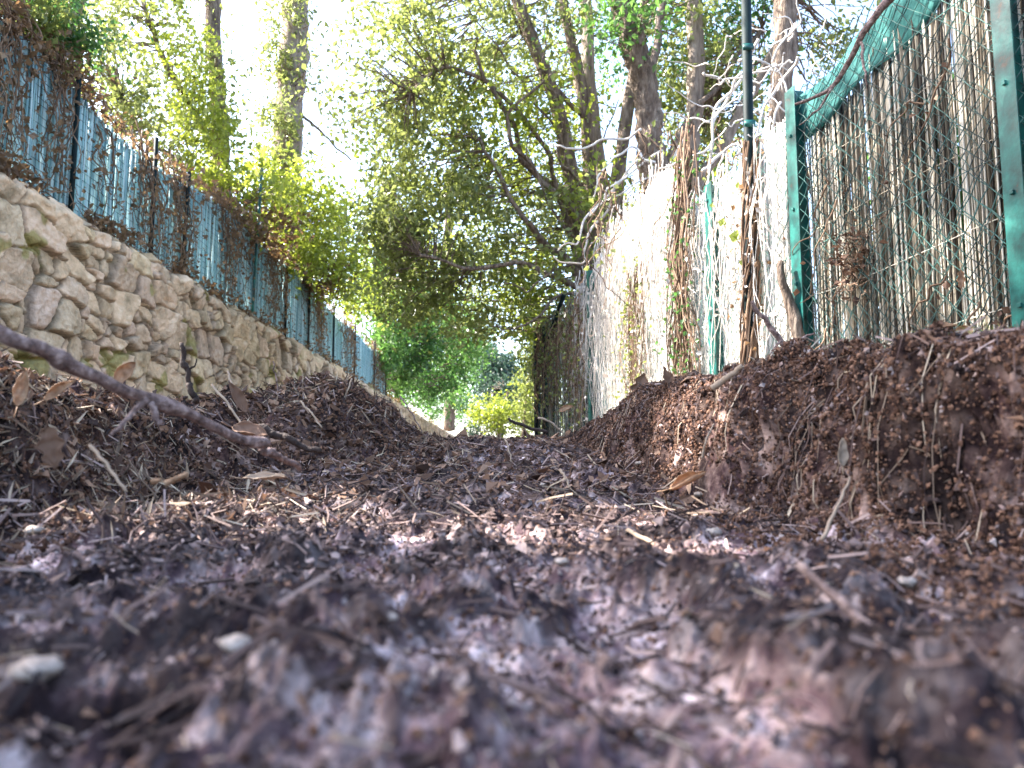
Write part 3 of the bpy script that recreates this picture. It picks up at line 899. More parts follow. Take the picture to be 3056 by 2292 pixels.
for k, q in enumerate([[(600, 250, 7.2), (570, 232, 7.0), (545, 200, 6.9), (530, 160, 6.8), (535, 120, 6.8)], [(598, 290, 7.2), (560, 300, 6.9), (520, 330, 6.8), (490, 325, 6.7)], [(590, 200, 7.2), (566, 160, 7.0), (560, 110, 6.9), (545, 70, 6.8), (550, 20, 6.8)],
                       [(600, 300, 7.3), (585, 270, 7.0), (552, 268, 6.9), (525, 290, 6.8), (500, 280, 6.7)], [(596, 230, 7.3), (612, 190, 7.1), (606, 150, 7.0), (618, 100, 7.0)], [(588, 215, 7.2), (545, 120, 6.9), (500, 60, 6.7), (470, 0, 6.6)]]):
    an.append(limb(t, "limb", [P(*w_) for w_ in q], .016, .005, seed=50 + k, sides=7, wobble=.07))
AN = np.vstack(an)
crown(t, "crown", [(585, 150, 6.9, 34, 70, .3, 26, 420, 1), (560, 230, 6.9, 30, 50, .3, 22, 420, 0), (600, 230, 7.0, 26, 40, .3, 16, 220, 1), (540, 100, 6.8, 36, 50, .3, 22, 420, 1),
    (400, 60, 6.9, 50, 75, .9, 50, 1904, 0), (450, 40, 7.0, 75, 70, 1.1, 70, 3247, 0), (520, 50, 7.6, 50, 70, 1.0, 40, 1232, 0),
    (430, 150, 7.2, 60, 60, 1.1, 70, 3696, 0), (490, 150, 7.7, 55, 60, 1.1, 60, 2352, 1), (402, 220, 7.3, 34, 50, .9, 42, 2576, 0),
    (455, 240, 7.6, 65, 50, 1.2, 70, 3920, 0), (540, 190, 8.2, 40, 60, .8, 44, 1344, 0), (540, 300, 8.2, 34, 50, .8, 40, 1455, 1),
    (480, 300, 8.4, 60, 40, 1.2, 50, 2688, 0), (555, 110, 8.6, 45, 60, .9, 40, 1008, 1), (560, 240, 8.6, 36, 60, .8, 40, 1120, 0),
    (545, 345, 8.6, 18, 35, .6, 24, 896, 0), (400, 290, 8.2, 30, 40, .8, 30, 1567, 0),
    (500, 250, 9.2, 50, 50, .8, 44, 880, 1), (420, 290, 9.4, 50, 36, .8, 40, 880, 1), (385, 150, 8.4, 34, 60, .8, 34, 880, 1), (470, 100, 9.0, 60, 50, .8, 40, 720, 1), (545, 20, 7.4, 50, 40, .6, 30, 880, 0),
    (350, 85, 6.6, 32, 50, .6, 16, 336, 0), (600, 40, 8.6, 40, 50, .8, 30, 896, 3), (460, -70, 7.2, 120, 70, 1.3, 60, 2016, 0),
], ['leaf', 'leafy', 'leafd', 'leafg'], leaf=.062, anchor=AN, twig=.005)

# thick ivy-hung trunk
t2 = thing("broadleaf_tree", "thick furrowed leaning trunk rising bare above the white overgrown fence", "tree", (*P(662, 440, 6.4)[:2], .2))
a2 = limb(t2, "trunk", [P(664, 445, 6.4), P(660, 300, 6.4), P(656, 200, 6.4), P(650, 140, 6.4), P(645, 90, 6.4), P(634, 40, 6.3), P(622, 0, 6.3), P(606, -60, 6.2)], .12, .095, seed=12, n=90, sides=22, rough=.3)
a2b = limb(t2, "limb", [P(646, 100, 6.4), P(654, 60, 6.6), P(662, 10, 6.8), P(672, -50, 7)], .04, .03, seed=13)
a2c = limb(t2, "limb", [P(657, 180, 6.4), P(668, 165, 6.5), P(690, 120, 6.7), P(712, 92, 6.9), P(735, 65, 7.1), P(760, 30, 7.3)], .035, .015, seed=14, wobble=.05)
crown(t2, "crown", [(610, 20, 6.2, 22, 36, .3, 14, 300, 1), (640, 10, 6.0, 26, 30, .3, 12, 200, 1), (690, 60, 7.4, 35, 60, .9, 40, 1700, 0), (740, 40, 7.8, 40, 55, .9, 44, 2000, 2),
                    (690, 130, 7.8, 36, 40, .9, 40, 1500, 0), (665, 40, 8.0, 30, 60, .8, 34, 1400, 2), (650, -90, 7.5, 100, 60, 1.2, 40, 2500, 0), (700, 190, 7.8, 30, 40, .6, 26, 800, 1)],
      ['leaf', 'leafg', 'leafd'], leaf=.065, anchor=np.vstack([a2, a2b, a2c]), twig=.006)

t3 = thing("broadleaf_tree", "sunlit pale trunk between the furrowed trunk and the tall dark pole", "tree", (*P(700, 440, 6.9)[:2], .2))
a3 = limb(t3, "trunk", [P(700, 445, 6.9), P(698, 330, 6.9), P(694, 230, 6.9), P(690, 160, 6.9), P(694, 90, 6.9), P(692, 0, 6.9), P(694, -70, 6.9)], .085, .07, 'palebark', seed=15, n=60, rough=.3)
a3b = limb(t3, "limb", [P(694, 190, 6.9), P(720, 150, 6.9), P(748, 100, 6.9), P(765, 70, 6.9), P(790, 20, 6.9)], .05, .03, 'palebark', seed=16)
crown(t3, "crown", [(720, -60, 7, 70, 60, .9, 40, 1800, 0), (735, 110, 7.6, 34, 40, .5, 20, 500, 0)], ['leaf'], leaf=.065, anchor=np.vstack([a3, a3b]), twig=.006)

t4 = thing("broadleaf_tree", "dark ridged trunk right of the tall dark pole above the fence", "tree", (*P(785, 430, 6.2)[:2], .2))
a4 = limb(t4, "trunk", [P(784, 430, 6.2), P(780, 300, 6.2), P(778, 200, 6.2), P(782, 100, 6.2), P(784, 0, 6.2), P(786, -70, 6.2)], .10, .085, 'bark', seed=17, n=60, rough=.3)
crown(t4, "crown", [(830, -10, 6.6, 50, 60, .8, 30, 900, 0), (835, 70, 7.2, 30, 50, .6, 20, 380, 0), (800, -90, 6.4, 80, 50, .9, 30, 1500, 0)], ['leaf'], leaf=.06, anchor=a4, twig=.006)

# ------------------------------------------------------------------ left trees
t5 = thing("broadleaf_tree", "brown trunk with loose green leaves standing behind the blue fence", "tree", (*P(222, 420, 8.6)[:2], 1.0))
a5 = limb(t5, "trunk", [P(232, 330, 8.6), P(228, 240, 8.6), P(222, 170, 8.6), P(218, 100, 8.6), P(214, 40, 8.6), P(216, -70, 8.6)], .10, .08, seed=20, n=60, rough=.3)
a5b = limb(t5, "limb", [P(224, 180, 8.6), P(200, 120, 8.3), P(170, 70, 8.0), P(150, 20, 7.8), P(130, -40, 7.8)], .04, .02, seed=21, wobble=.06)
a5c = limb(t5, "limb", [P(226, 200, 8.6), P(190, 170, 8.0), P(150, 140, 7.6), P(120, 100, 7.3)], .03, .012, seed=22, wobble=.06)
crown(t5, "crown", [(150, 30, 7.8, 55, 45, .8, 40, 1700, 0), (120, 90, 7.2, 40, 45, .7, 34, 1300, 0), (185, 60, 8.0, 32, 60, .7, 30, 1300, 1), (150, 130, 7.4, 40, 35, .6, 30, 1100, 0),
                    (200, 120, 8.2, 26, 40, .5, 26, 1200, 1), (95, 40, 7.0, 24, 40, .5, 20, 500, 0), (208, 150, 8.0, 22, 40, .4, 22, 1200, 1), (215, 100, 8.3, 16, 60, .3, 16, 500, 0), (150, -60, 8, 90, 50, 1, 40, 2200, 0),
                    (200, 180, 8.0, 24, 24, .4, 14, 600, 1)],
      ['leaf', 'leafy', 'ivybrown'], leaf=.062, anchor=np.vstack([a5, a5b, a5c]), twig=.006)

t6 = thing("broadleaf_tree", "tall grey ivy-clad trunk against white sky behind the fence bush", "tree", (*P(290, 420, 10.5)[:2], 1.0))
a6 = limb(t6, "trunk", [P(286, 330, 10.5), P(286, 240, 10.5), P(286, 170, 10.5), P(290, 90, 10.5), P(294, 30, 10.5), P(297, -70, 10.5)], .20, .18, 'palebark', seed=23, n=60, rough=.3)
a6b = limb(t6, "limb", [P(300, 115, 10.5), P(320, 130, 10.3), P(335, 145, 10.2), P(350, 160, 10.2)], .02, .01, seed=24)
crown(t6, "crown", [(284, 30, 10.3, 20, 66, .25, 30, 1300, 0), (278, 135, 10.2, 26, 44, .3, 26, 1300, 0), (300, -70, 10.4, 70, 40, .8, 30, 1300, 0), (312, 60, 10.2, 12, 60, .3, 10, 130, 0)],
      ['leaf'], leaf=.07, anchor=a6, twig=.006, barkm='vine')

t7 = thing("broadleaf_tree", "vine-smothered brown tree with dark crown at the picture's upper left corner", "tree", (-3.35, 4.6, 1.0))
a7 = limb(t7, "trunk", [(-3.3, 4.9, 1.2), (-3.3, 4.9, 2.2), (-3.25, 4.95, 2.9), (-3.2, 5.0, 3.5), (-3.1, 5.0, 4.2)], .10, .07, seed=25, n=50)
a7b = limb(t7, "limb", [(-3.3, 4.9, 2.0), (-3.3, 5.2, 2.6), (-3.2, 5.4, 3.2), (-3.1, 5.5, 3.9)], .04, .03, seed=26)
a7c = limb(t7, "limb", [(-3.3, 4.9, 2.0), (-3.3, 4.4, 2.5), (-3.2, 4.0, 3.0), (-3.0, 3.4, 3.9)], .05, .03, seed=27)
crown(t7, "crown", [(20, 22, 4.6, 46, 34, .4, 44, 3000, 0), (8, 66, 4.5, 34, 34, .3, 34, 2400, 1), (58, 25, 4.8, 24, 34, .3, 30, 1700, 2), (42, 66, 4.8, 24, 30, .3, 24, 1500, 1), (66, 70, 5.0, 10, 26, .2, 14, 500, 1), (10, -60, 5, 70, 60, .8, 50, 4000, 0)],
      ['leaf', 'ivybrown', 'leafd'], leaf=.045, anchor=np.vstack([a7, a7b, a7c]), twig=.004, barkm='vine')

# bush leaning over the left fence
t8 = thing("laurel_bush", "sunlit yellow-green bush spilling over the top of the blue fence", "bush", (-3.3, 9.5, 1.2))
a8 = np.vstack([limb(t8, "stem", [(-3.4, 9.0, 1.2), (-3.2, 8.8, 2.2), (-3.0, 8.6, 3.0)], .03, .012, seed=30), limb(t8, "stem", [(-3.4, 10.2, 1.2), (-3.2, 10.2, 2.2), (-2.8, 10.0, 3.2)], .03, .012, seed=31)])
crown(t8, "foliage", [(232, 250, 8.2, 22, 22, .2, 20, 500, 2), (300, 262, 9.6, 20, 18, .2, 18, 500, 0),(240, 200, 8.4, 46, 34, .5, 50, 1300, 0), (285, 185, 9.4, 44, 34, .5, 50, 1500, 1), (305, 222, 9.6, 44, 34, .6, 50, 1900, 0), (262, 235, 8.8, 34, 26, .4, 34, 1100, 2), (330, 245, 10.4, 36, 34, .6, 46, 1700, 1),
                      (215, 215, 7.6, 26, 22, .3, 22, 600, 2), (345, 278, 11, 30, 26, .5, 36, 1500, 1), (350, 215, 10.8, 34, 34, .6, 26, 700, 0), (322, 275, 10.6, 26, 18, .3, 22, 700, 2), (368, 298, 12.5, 22, 30, .5, 30, 1200, 1)],
      ['leafy', 'leafy', 'ivybrown'], leaf=.075, anchor=a8, twig=.005)

t9 = thing("evergreen_hedge", "lush green overhanging hedge where the blue fence ends", "hedge", (-2.6, 18, .8))
a9 = np.vstack([limb(t9, "trunk", [P(377, 400, 17.5), P(380, 340, 17.5), P(386, 260, 17.5), P(386, 180, 17.5)], .15, .10, seed=33), limb(t9, "trunk", [P(449, 430, 36), P(451, 350, 36), P(448, 280, 36), P(450, 180, 36)], .26, .18, seed=34)])
crown(t9, "foliage", [(405, 290, 17.5, 26, 40, .7, 50, 2400, 0), (430, 325, 19, 28, 34, .8, 60, 3000, 0), (455, 345, 21, 22, 28, .8, 44, 2300, 0), (412, 350, 18.5, 24, 24, .7, 40, 2000, 1), (388, 320, 16.5, 16, 32, .6, 30, 1500, 0),
                      (470, 330, 22, 16, 30, 1.0, 30, 1300, 0), (438, 375, 21, 20, 18, .8, 34, 1500, 1), (400, 250, 18, 36, 36, 1.2, 40, 1500, 2), (465, 280, 22, 36, 36, 1.2, 30, 1300, 2),
                      (378, 285, 15.5, 12, 26, .4, 20, 800, 0), (466, 385, 26, 10, 22, .7, 18, 700, 0),
                      (392, 382, 20, 14, 18, .6, 26, 1200, 1), (412, 392, 25, 16, 18, .7, 26, 1400, 0), (432, 402, 31, 16, 18, .8, 26, 1500, 1), (452, 412, 40, 14, 16, 1.0, 24, 1300, 1), (466, 412, 48, 12, 20, 1.0, 24, 1300, 0),
                      (402, 368, 18.5, 18, 18, .5, 30, 1500, 0), (424, 380, 22, 16, 16, .5, 30, 1500, 1), (445, 388, 28, 16, 16, .6, 30, 1500, 0), (460, 398, 36, 12, 16, .8, 26, 1300, 1), (385, 356, 16.8, 12, 16, .4, 24, 900, 0)],
      ['leafg', 'leafd', 'leafy'], leaf=.115, anchor=a9, twig=.01)

t10 = thing("bluish_tree", "dark blue-green small tree filling the gap at the path's far end", "tree", (*P(500, 455, 30)[:2], .2))
a10 = limb(t10, "trunk", [P(500, 452, 30), P(500, 400, 30), P(496, 350, 30)], .15, .06, seed=36)
crown(t10, "crown", [(492, 372, 30, 18, 22, 1, 40, 2600, 0), (508, 388, 30, 22, 18, 1, 40, 2600, 0), (482, 355, 31, 12, 16, 1, 24, 1200, 0), (520, 400, 30, 14, 16, 1, 24, 1400, 0), (506, 362, 31, 10, 12, .6, 10, 260, 0)],
      ['leafblue'], leaf=.17, anchor=a10, twig=.015)
t11 = thing("broadleaf_tree", "low yellow-green sapling in the light at the end of the path", "tree", (*P(505, 460, 24)[:2], .2))
a11 = np.vstack([limb(t11, "trunk", [P(498, 455, 24), P(500, 420, 24), P(508, 390, 24)], .05, .02, seed=37), limb(t11, "trunk", [P(520, 455, 23), P(524, 420, 23), P(528, 380, 23)], .05, .02, seed=38)])
crown(t11, "crown", [(490, 412, 24, 20, 14, .8, 34, 1500, 0), (512, 422, 24, 22, 12, .8, 30, 900, 0), (530, 395, 23, 14, 32, .7, 34, 1500, 1), (484, 428, 25, 18, 10, .8, 26, 800, 2), (532, 340, 22, 14, 36, .7, 30, 1400, 1), (500, 400, 26, 26, 24, .9, 34, 900, 2)],
      ['leafy', 'leaf', 'leafblue'], leaf=.11, anchor=a11, twig=.008)

# far wood behind everything, both sides of the lane
fb = Buf()
for (u, v, y, ru, rv, rd, nc, nl, mi) in [(440, 260, 26, 60, 80, 2, 60, 700, 0), (560, 260, 20, 50, 100, 2, 60, 800, 1), (640, 280, 16, 50, 90, 2, 60, 900, 0), (550, 390, 24, 30, 45, 2, 40, 1200, 0), (700, 220, 14, 50, 80, 1.5, 50, 900, 1),
                                          (430, 340, 34, 40, 40, 2, 60, 1300, 0)]:
    k = y / FPX
    p, cc = clump_pts(P(u, v, y), (ru * k, rd, rv * k), nc, nl, .3)
    L = .16 * rng.uniform(.6, 1.2, len(p))
    fb.leaves(p, unit(len(p)) + np.array([0, 0, -.3]), unit(len(p)), L, L * .6, .15, mi)
o = fb.build("distant_woods", [M['leafy'], M['leafy']], smooth=False)
tag(o, "loose mass of pale green woodland foliage behind the nearer trees", "woodland", kind="stuff")

# ------------------------------------------------------------------ unseen trees added on the left to cast shade
sun = np.array(SD)
# holes cut in the added crowns: (x, y, rx, ry, openness) to put sun patches on the path
GAPS = [(-.15, .85, .16, .11, 1.0), (.03, .95, .15, .09, 1.0), (.01, .73, .12, .07, 1.0), (.31, 1.24, .15, .24, 1.0), (-.58, 1.02, .34, .28, 1.0), (.25, 1.75, .12, .10, .95), (-.42, 1.9, .16, .12, .9)]
def added_shade_tree(label, base, blobs, leaf=.07, m='leaf'):
    t_ = thing("added_shade_tree", label, "tree", base)
    top = np.mean([np.array(q[0]) for q in blobs], axis=0)
    bp = np.array(base)
    a_ = limb(t_, "trunk", [bp, bp * .75 + top * .25 + np.array([-.1, 0, 0]), bp * .4 + top * .6, top], .14, .06, seed=int(abs(base[0] * 10)))
    lv = Buf(); tw = Buf()
    for c, rd, nc, nl in blobs:
        p, cc = clump_pts(np.array(c), rd, nc, nl, .14, shell=.15)
        gp = p - sun * ((p[:, 2] - .05) / sun[2])[:, None]
        keep = np.ones(len(p), bool)
        for (lx, ly, ax_, ay_, pr) in GAPS:
            keep &= ~(((((gp[:, 0] - lx) / ax_) ** 2 + ((gp[:, 1] - ly) / ay_) ** 2) < 1) & (rng.random(len(p)) < pr))
        p = p[keep]
        L = leaf * rng.uniform(.7, 1.3, len(p))
        lv.leaves(p, unit(len(p)) + np.array([0, 0, -.3]), unit(len(p)) + np.array([0, 0, .6]), L, L * .6, .15)
        for q in cc[::2]:
            s_ = a_[np.argmin(np.linalg.norm(a_ - q, axis=1))]
            tp_ = wob(s_ + (q - s_) * np.linspace(0, 1, 7)[:, None], .06, q[1] * 7)
            tg_ = tp_ - sun * ((tp_[:, 2] - .05) / sun[2])[:, None]
            if any((((tg_[:, 0] - lx) / ax_) ** 2 + ((tg_[:, 1] - ly) / ay_) ** 2 < 1.1).any() for (lx, ly, ax_, ay_, pr) in GAPS):
                continue
            tw.tube(tp_, np.linspace(.014, .003, 7), 4)
    tw.build("twigs", M['bark'], t_); lv.build("crown", M[m], t_, smooth=False)


def tow(x, y, z, t_): return tuple(np.array([x, y, z]) + sun * t_)


added_shade_tree("unseen broad tree added beyond the stone wall to shade the near path", (-3.6, .9, .6), [
    (tow(0, .5, 0, 5.4), (.9, .8, .8), 90, 9000), (tow(0, 1.3, 0, 5.4), (.9, .5, .8), 60, 5200), (tow(.6, 1.2, .1, 5.6), (.7, .8, .6), 50, 3600),
    (tow(-.6, 1.6, 0, 5.0), (.6, .7, .6), 50, 3600), (tow(.3, 2.3, .1, 5.6), (.7, .6, .6), 50, 3400)])
added_shade_tree("unseen leafy tree added beyond the blue fence to dapple the near reed screen", (-3.9, 3.6, .6), [
    (tow(1.3, 2.5, .7, 6.6), (.9, .7, .6), 40, 1300), (tow(1.3, 2.6, 1.4, 6.6), (.8, .7, .5), 30, 800), (tow(1.3, 1.8, .8, 6.6), (.8, .7, .7), 36, 1300)])

# ------------------------------------------------------------------ vines on the right fence
def vine_thing(name, label, cat, loc, stems, leaves_, mstem, mleaf, lsize, group=None, spread=.03, nl=200, ratio=.75):
    t_ = thing(name, label, cat, loc, group)
    b_ = Buf(); lv = Buf()
    for (pts, r0, r1, amp, sd_) in stems:
        n_ = max(10, int(len(pts) * 8))
        pp = wob(spline(pts, n_), amp, sd_, 4)
        b_.tube(pp, np.linspace(r0, r1, n_), 5, .1)
        if nl: sprigs(lv, pp, nl, lsize, spread, 0, ratio=ratio)
    b_.build("stems", M[mstem], t_)
    if nl: lv.build("leaves", M[mleaf], t_, smooth=False)
    return t_


def fr3(y, z, off=.03):
    return np.array([1.83 - .194 * y - .98 * off, y - .19 * off, z])


# curtain of hanging stems over the sunlit bays
st = []
for k in range(230):
    y_ = rng.uniform(3.4, 6.6); z1 = topz(y_) + rng.uniform(-.2, .12); z0_ = rng.uniform(.2, 1.0)
    st.append(([fr3(y_, z1, .0), fr3(y_ + rng.normal(0, .04), (z1 + z0_) / 2, .035), fr3(y_ + rng.normal(0, .08), z0_, .025)], rng.uniform(.002, .0045), .0012, .03, k * 1.7))
vine_thing("climbing_vine", "curtain of bleached bare stems hanging over the sunlit white bays", "vine", fr3(5, .3), st, 0, 'palevine', 'palevine', .03, nl=3, spread=.03)
st = []
for k in range(90):
    y_ = rng.uniform(6.3, 8.0); z1 = 1.4 + rng.uniform(-.1, .12); z0_ = rng.uniform(.25, .9)
    st.append(([fr3(y_, z1, .0), fr3(y_ + rng.normal(0, .06), (z1 + z0_) / 2, .06), fr3(y_ + rng.normal(0, .1), z0_, .04)], rng.uniform(.003, .006), .002, .05, k * 1.3))
vine_thing("climbing_vine", "dense brown dead vine smothering the far shaded end of the fence", "vine", fr3(7, .3), st, 0, 'vine', 'leaf', .035, nl=12, spread=.05)
# brown column of growth between bays
st = []
for k in range(46):
    y_ = rng.normal(4.34, .065); z1 = 1.75 + rng.uniform(-.1, .25)
    st.append(([fr3(y_, z1, -.02), fr3(y_ + rng.normal(0, .05), 1.2, .05), fr3(y_ + rng.normal(0, .05), .7, .05), fr3(y_ + rng.normal(0, .07), .25, .04)], .005, .0025, .05, k * 2.1))
vine_thing("climbing_vine", "dark tangled column of vine beside the green post between white bays", "vine", fr3(4.3, .3), st, 0, 'vine', 'leafd', .028, nl=14, spread=.035)
st = []
for k in range(44):
    y_ = rng.normal(5.10, .09)
    st.append(([fr3(y_, 1.35, .0), fr3(y_ + rng.normal(0, .04), .9, .04), fr3(y_ + rng.normal(0, .05), .3, .04)], .003, .0015, .04, k * 2.7))
vine_thing("climbing_vine", "green-tinged strands hanging mid-way along the white bays", "vine", fr3(5.5, .3), st, 0, 'vine', 'leaf', .028, nl=12, spread=.05)

# tall dark pole wrapped in vine
pp_ = fr3(3.58, .2, .0)
tp = thing("metal_pole", "tall dark green pole rising above the fence from a tangle of vine", "pole", (pp_[0], pp_[1], .1))
bb_ = Buf(); bb_.tube(np.array([[pp_[0] - .06, pp_[1], .1], [pp_[0] - .02, pp_[1], 1.3], [pp_[0] + .0, pp_[1], 2.6]]), .024, 10)
bb_.build("shaft", M['postdark'], tp)
bb_ = Buf(); bb_.box((pp_[0] - .017, pp_[1] - .03, 1.62), (.05, .012, .03)); bb_.box((pp_[0] - .012, pp_[1] - .03, 2.0), (.05, .012, .03))
bb_.build("clamp", M['post'], tp)
st = []
for k in range(26):
    ph = k * 2.4; pts = []
    for q in range(8):
        z_ = .25 + q * .185; rr = .032 + .008 * math.sin(k + q)
        pts.append([pp_[0] - .06 + .035 * z_ + rr * math.cos(ph + q * .8), pp_[1] + rr * math.sin(ph + q * .8), z_])
    st.append((pts, .0055, .004, .02, k))
vine_thing("climbing_vine", "brown woody vine twisted tightly around the tall dark pole", "vine", (pp_[0], pp_[1], .2), st, 0, 'vine', 'ivybrown', .03, nl=5, spread=.04)

# nest of pale bare stems above the fence
st = []
for k in range(38):
    c = P(rng.uniform(700, 830), rng.uniform(30, 130), rng.uniform(3.7, 4.6))
    e = c + unit(1)[0] * np.array([.28, .2, .28]) * rng.uniform(.5, 1.4)
    mid = (c + e) / 2 + unit(1)[0] * .09
    st.append(([c, mid, e], rng.uniform(.004, .008), .0015, .02, k * 3.3))
vine_thing("dead_vine", "nest of thick bleached bare stems tangled above the fence top", "vine", fr3(4, 1.5), st, 0, 'palevine', 'ivybrown', .03, nl=0)
st = []
for k, q in enumerate([[(742, 75), (720, 110), (700, 150), (660, 165)], [(760, 40), (735, 90), (712, 130), (705, 190), (716, 230)], [(690, 130), (670, 165), (640, 180), (600, 200)],
                       [(660, 150), (640, 165), (610, 190), (585, 215)], [(640, 160), (600, 205), (575, 240), (560, 250)], [(620, 180), (590, 235), (580, 262), (555, 255)], [(800, 60), (770, 100), (755, 150), (760, 200)],
                       [(700, 170), (730, 150), (760, 140), (800, 130)], [(640, 130), (600, 145), (560, 150), (545, 146)], [(655, 158), (630, 150), (600, 170), (592, 200)]]):
    yv = 4.6 if k in (0, 1, 6, 7) else 6.0
    st.append(([P(a_, b_, yv + .12 * math.sin(i_ * 2)) for i_, (a_, b_) in enumerate(q)], .011, .006, .05, k * 5.1))
vine_thing("dead_vine", "pale arching stems looping from the trunks down onto the fence", "vine", fr3(5.5, 1.5), st, 0, 'palevine', 'leafy', .045, nl=1)
st = []
for k in range(70):
    u_ = rng.uniform(590, 780); v_ = rng.uniform(110, 190) + max(0, (660 - u_)) * .9
    y_ = rng.uniform(4.4, 6.4)
    p0_ = P(u_, v_, y_); st.append(([p0_, p0_ + np.array([rng.normal(0, .08), 0, -.25]), p0_ + np.array([rng.normal(0, .12), 0, -.6])], .005, .002, .06, k * 1.9))
vine_thing("climbing_vine", "brown thicket of hanging stems behind the top of the white bays", "vine", fr3(5.8, 1.5, -.3), st, 0, 'vine', 'leaf', .04, nl=6, spread=.06)

# leaves caught on the white bay and a leaning log behind the wire
tl = thing("dead_log", "short weathered log leaning against the fence by the near post", "log", fr3(3.36, .2, .08))
bl = Buf(); bl.tube(wob(spline([P(808, 376, 3.15), P(799, 335, 3.18), P(788, 295, 3.22), P(780, 262, 3.24)], 20), .02, 2), np.linspace(.032, .014, 20), 12, .2, seed=4)
bl.build("log", M['bark'], tl)
for k, (u_, v_, y_, s_) in enumerate([(735, 236, 3.9, .07), (722, 222, 4.0, .05), (738, 185, 3.85, .035), (742, 262, 3.8, .035), (712, 205, 4.0, .03)]):
    b_ = Buf(); y_ = 1.83 / ((u_ - 512) / 788 + .194) - .16; c_ = P(u_, v_, y_)[None]
    b_.leaves(c_, np.array([[.25, -.2, .9]]), np.array([[-.5, -.8, .2]]), s_, s_ * .8, .2)
    b_.leaves(c_ + [[.01, -.01, -.01]], np.array([[.9, -.2, -.3]]), np.array([[-.4, -.9, .2]]), s_ * .7, s_ * .5, .2)
    o = b_.build("ivy_leaf", M['leafy'])
    tag(o, ["largest green ivy leaf on the white bay left of the pole", "green ivy leaf just above the largest one on the white bay", "small green leaf highest on the white bay by the pole",
            "small green leaf lowest on the white bay by the pole", "tiny leaf near the green post's left edge on the white bay"][k], "leaf", "ivy leaves on the white bay")

# branch across the near reed screen
tb = thing("fallen_branch", "curved brown branch slung across the top of the near reed screen", "branch", fr3(2.6, 1.3, .06))
bs = Buf()
br0 = wob(spline([P(905, -15, 2.15), P(880, 10, 2.2), P(862, 35, 2.25), P(852, 62, 2.3), P(835, 85, 2.35), P(812, 98, 2.4), P(795, 105, 2.45)], 40), .012, 5)
bs.tube(br0, np.linspace(.013, .0045, 40), 8, .15, seed=2)
bs.tube(wob(spline([P(836, 84, 2.35), P(826, 98, 2.33), P(815, 112, 2.35), P(800, 124, 2.4)], 20), .01, 8), np.linspace(.005, .002, 20), 6)
bs.tube(wob(spline([P(860, 42, 2.25), P(864, 68, 2.2), P(868, 90, 2.2)], 14), .01, 9), np.linspace(.005, .002, 14), 6)
bs.build("bark", M['stick'], tb)
# vines woven in the near bay
st = []
for k in range(16):
    y_ = rng.uniform(1.5, 3.1); z_ = rng.uniform(.35, 1.4)
    st.append(([fr3(y_, z_, .01), fr3(y_ + .1, z_ - .12 + rng.normal(0, .05), .02), fr3(y_ + .28, z_ - .28 + rng.normal(0, .1), .01)], .004, .0015, .03, k * 4.4))
vine_thing("climbing_vine", "thin dead stems threaded through the near wire mesh", "vine", fr3(2.5, .4), st, 0, 'vine', 'deadleaf', .032, nl=4, spread=.03)
st = []
for k in range(26):
    y_ = rng.normal(2.82, .06); z1 = .78 + rng.uniform(-.08, .08)
    p_ = fr3(y_, z1, .02)
    st.append(([p_, p_ + rng.normal(0, .04, 3), p_ + rng.normal(0, .06, 3)], .0025, .001, .03, k * 1.1))
vine_thing("dead_vine", "tuft of dry twigs and curled leaves stuck in the wire near the post", "twigs", fr3(2.8, .8), st, 0, 'vine', 'deadleaf', .03, nl=3, spread=.02)

# unseen hedge added behind the near reed screen to darken its gaps
th = thing("evergreen_hedge", "dark unseen hedge added close behind the near reed screen to darken its gaps", "hedge", (1.9, 2.2, .2))
lvb = Buf()
for k in range(3):
    p, cc = clump_pts((2.10 - k * .17, 1.3 + k * .9, .85), (.18, .6, .7), 60, 3800, .1, .1)
    L = .06 * rng.uniform(.7, 1.2, len(p)); lvb.leaves(p, unit(len(p)), unit(len(p)), L, L * .6)
lvb.build("foliage", M['leafd'], th, smooth=False)
bst = Buf()
for k in range(12):
    bst.tube(wob(spline([(1.9 - k * .05, 1 + k * .2, .15), (1.88 - k * .05, 1 + k * .2, .8), (1.8 - k * .05, 1.05 + k * .2, 1.3)], 10), .05, k), .012, 5)
bst.build("stems", M['bark'], th)

# ------------------------------------------------------------------ vines on the left fence
def lfp(y, z, off=.06):
    return np.array([FX + off, y, z])


cols = [(4.15, .10, 'cluster of brown vine hanging where the blue fence meets the picture edge', 26), (4.65, .07, 'leafless dark vine strand beside the first blue fence bay', 16), (5.25, .06, 'thin wandering vine crossing the widest clear blue bay', 8),
        (5.85, .12, 'thick brown leafy vine column on the blue fence left of the bush', 30), (6.45, .12, 'bushy vine heap spilling from the blue fence onto the wall top', 34), (7.6, .15, 'rusty vine cascade below the yellow-green bush', 30), (9.0, .25, 'tangled vine veil over the middle bays of the blue fence', 36), (11.2, .3, 'vine curtain on the farther blue bays', 34), (13.4, .35, 'dark vine drape before the last clear blue bay', 30), (16.5, .4, 'brown vine mass where the blue fence vanishes', 40)]
for k, (y_, sg, lab, n_) in enumerate(cols):
    st = []
    for q in range(int(n_ * .75)):
        yy_ = rng.normal(y_, sg); z1 = ltop(yy_) + rng.uniform(-.1, .25); z0_ = rng.uniform(1.45, 1.9)
        st.append(([lfp(yy_, z1, .02), lfp(yy_ + rng.normal(0, .08), (z1 + z0_) / 2, .09), lfp(yy_ + rng.normal(0, .12), z0_, .08)], rng.uniform(.003, .008), .002, .06, q * 1.7 + k * 11))
    vine_thing("climbing_vine", lab, "vine", lfp(y_, 1.6), st, 0, 'vine', 'ivybrown', .042, nl=15, spread=.055, group="vines on the blue fence")
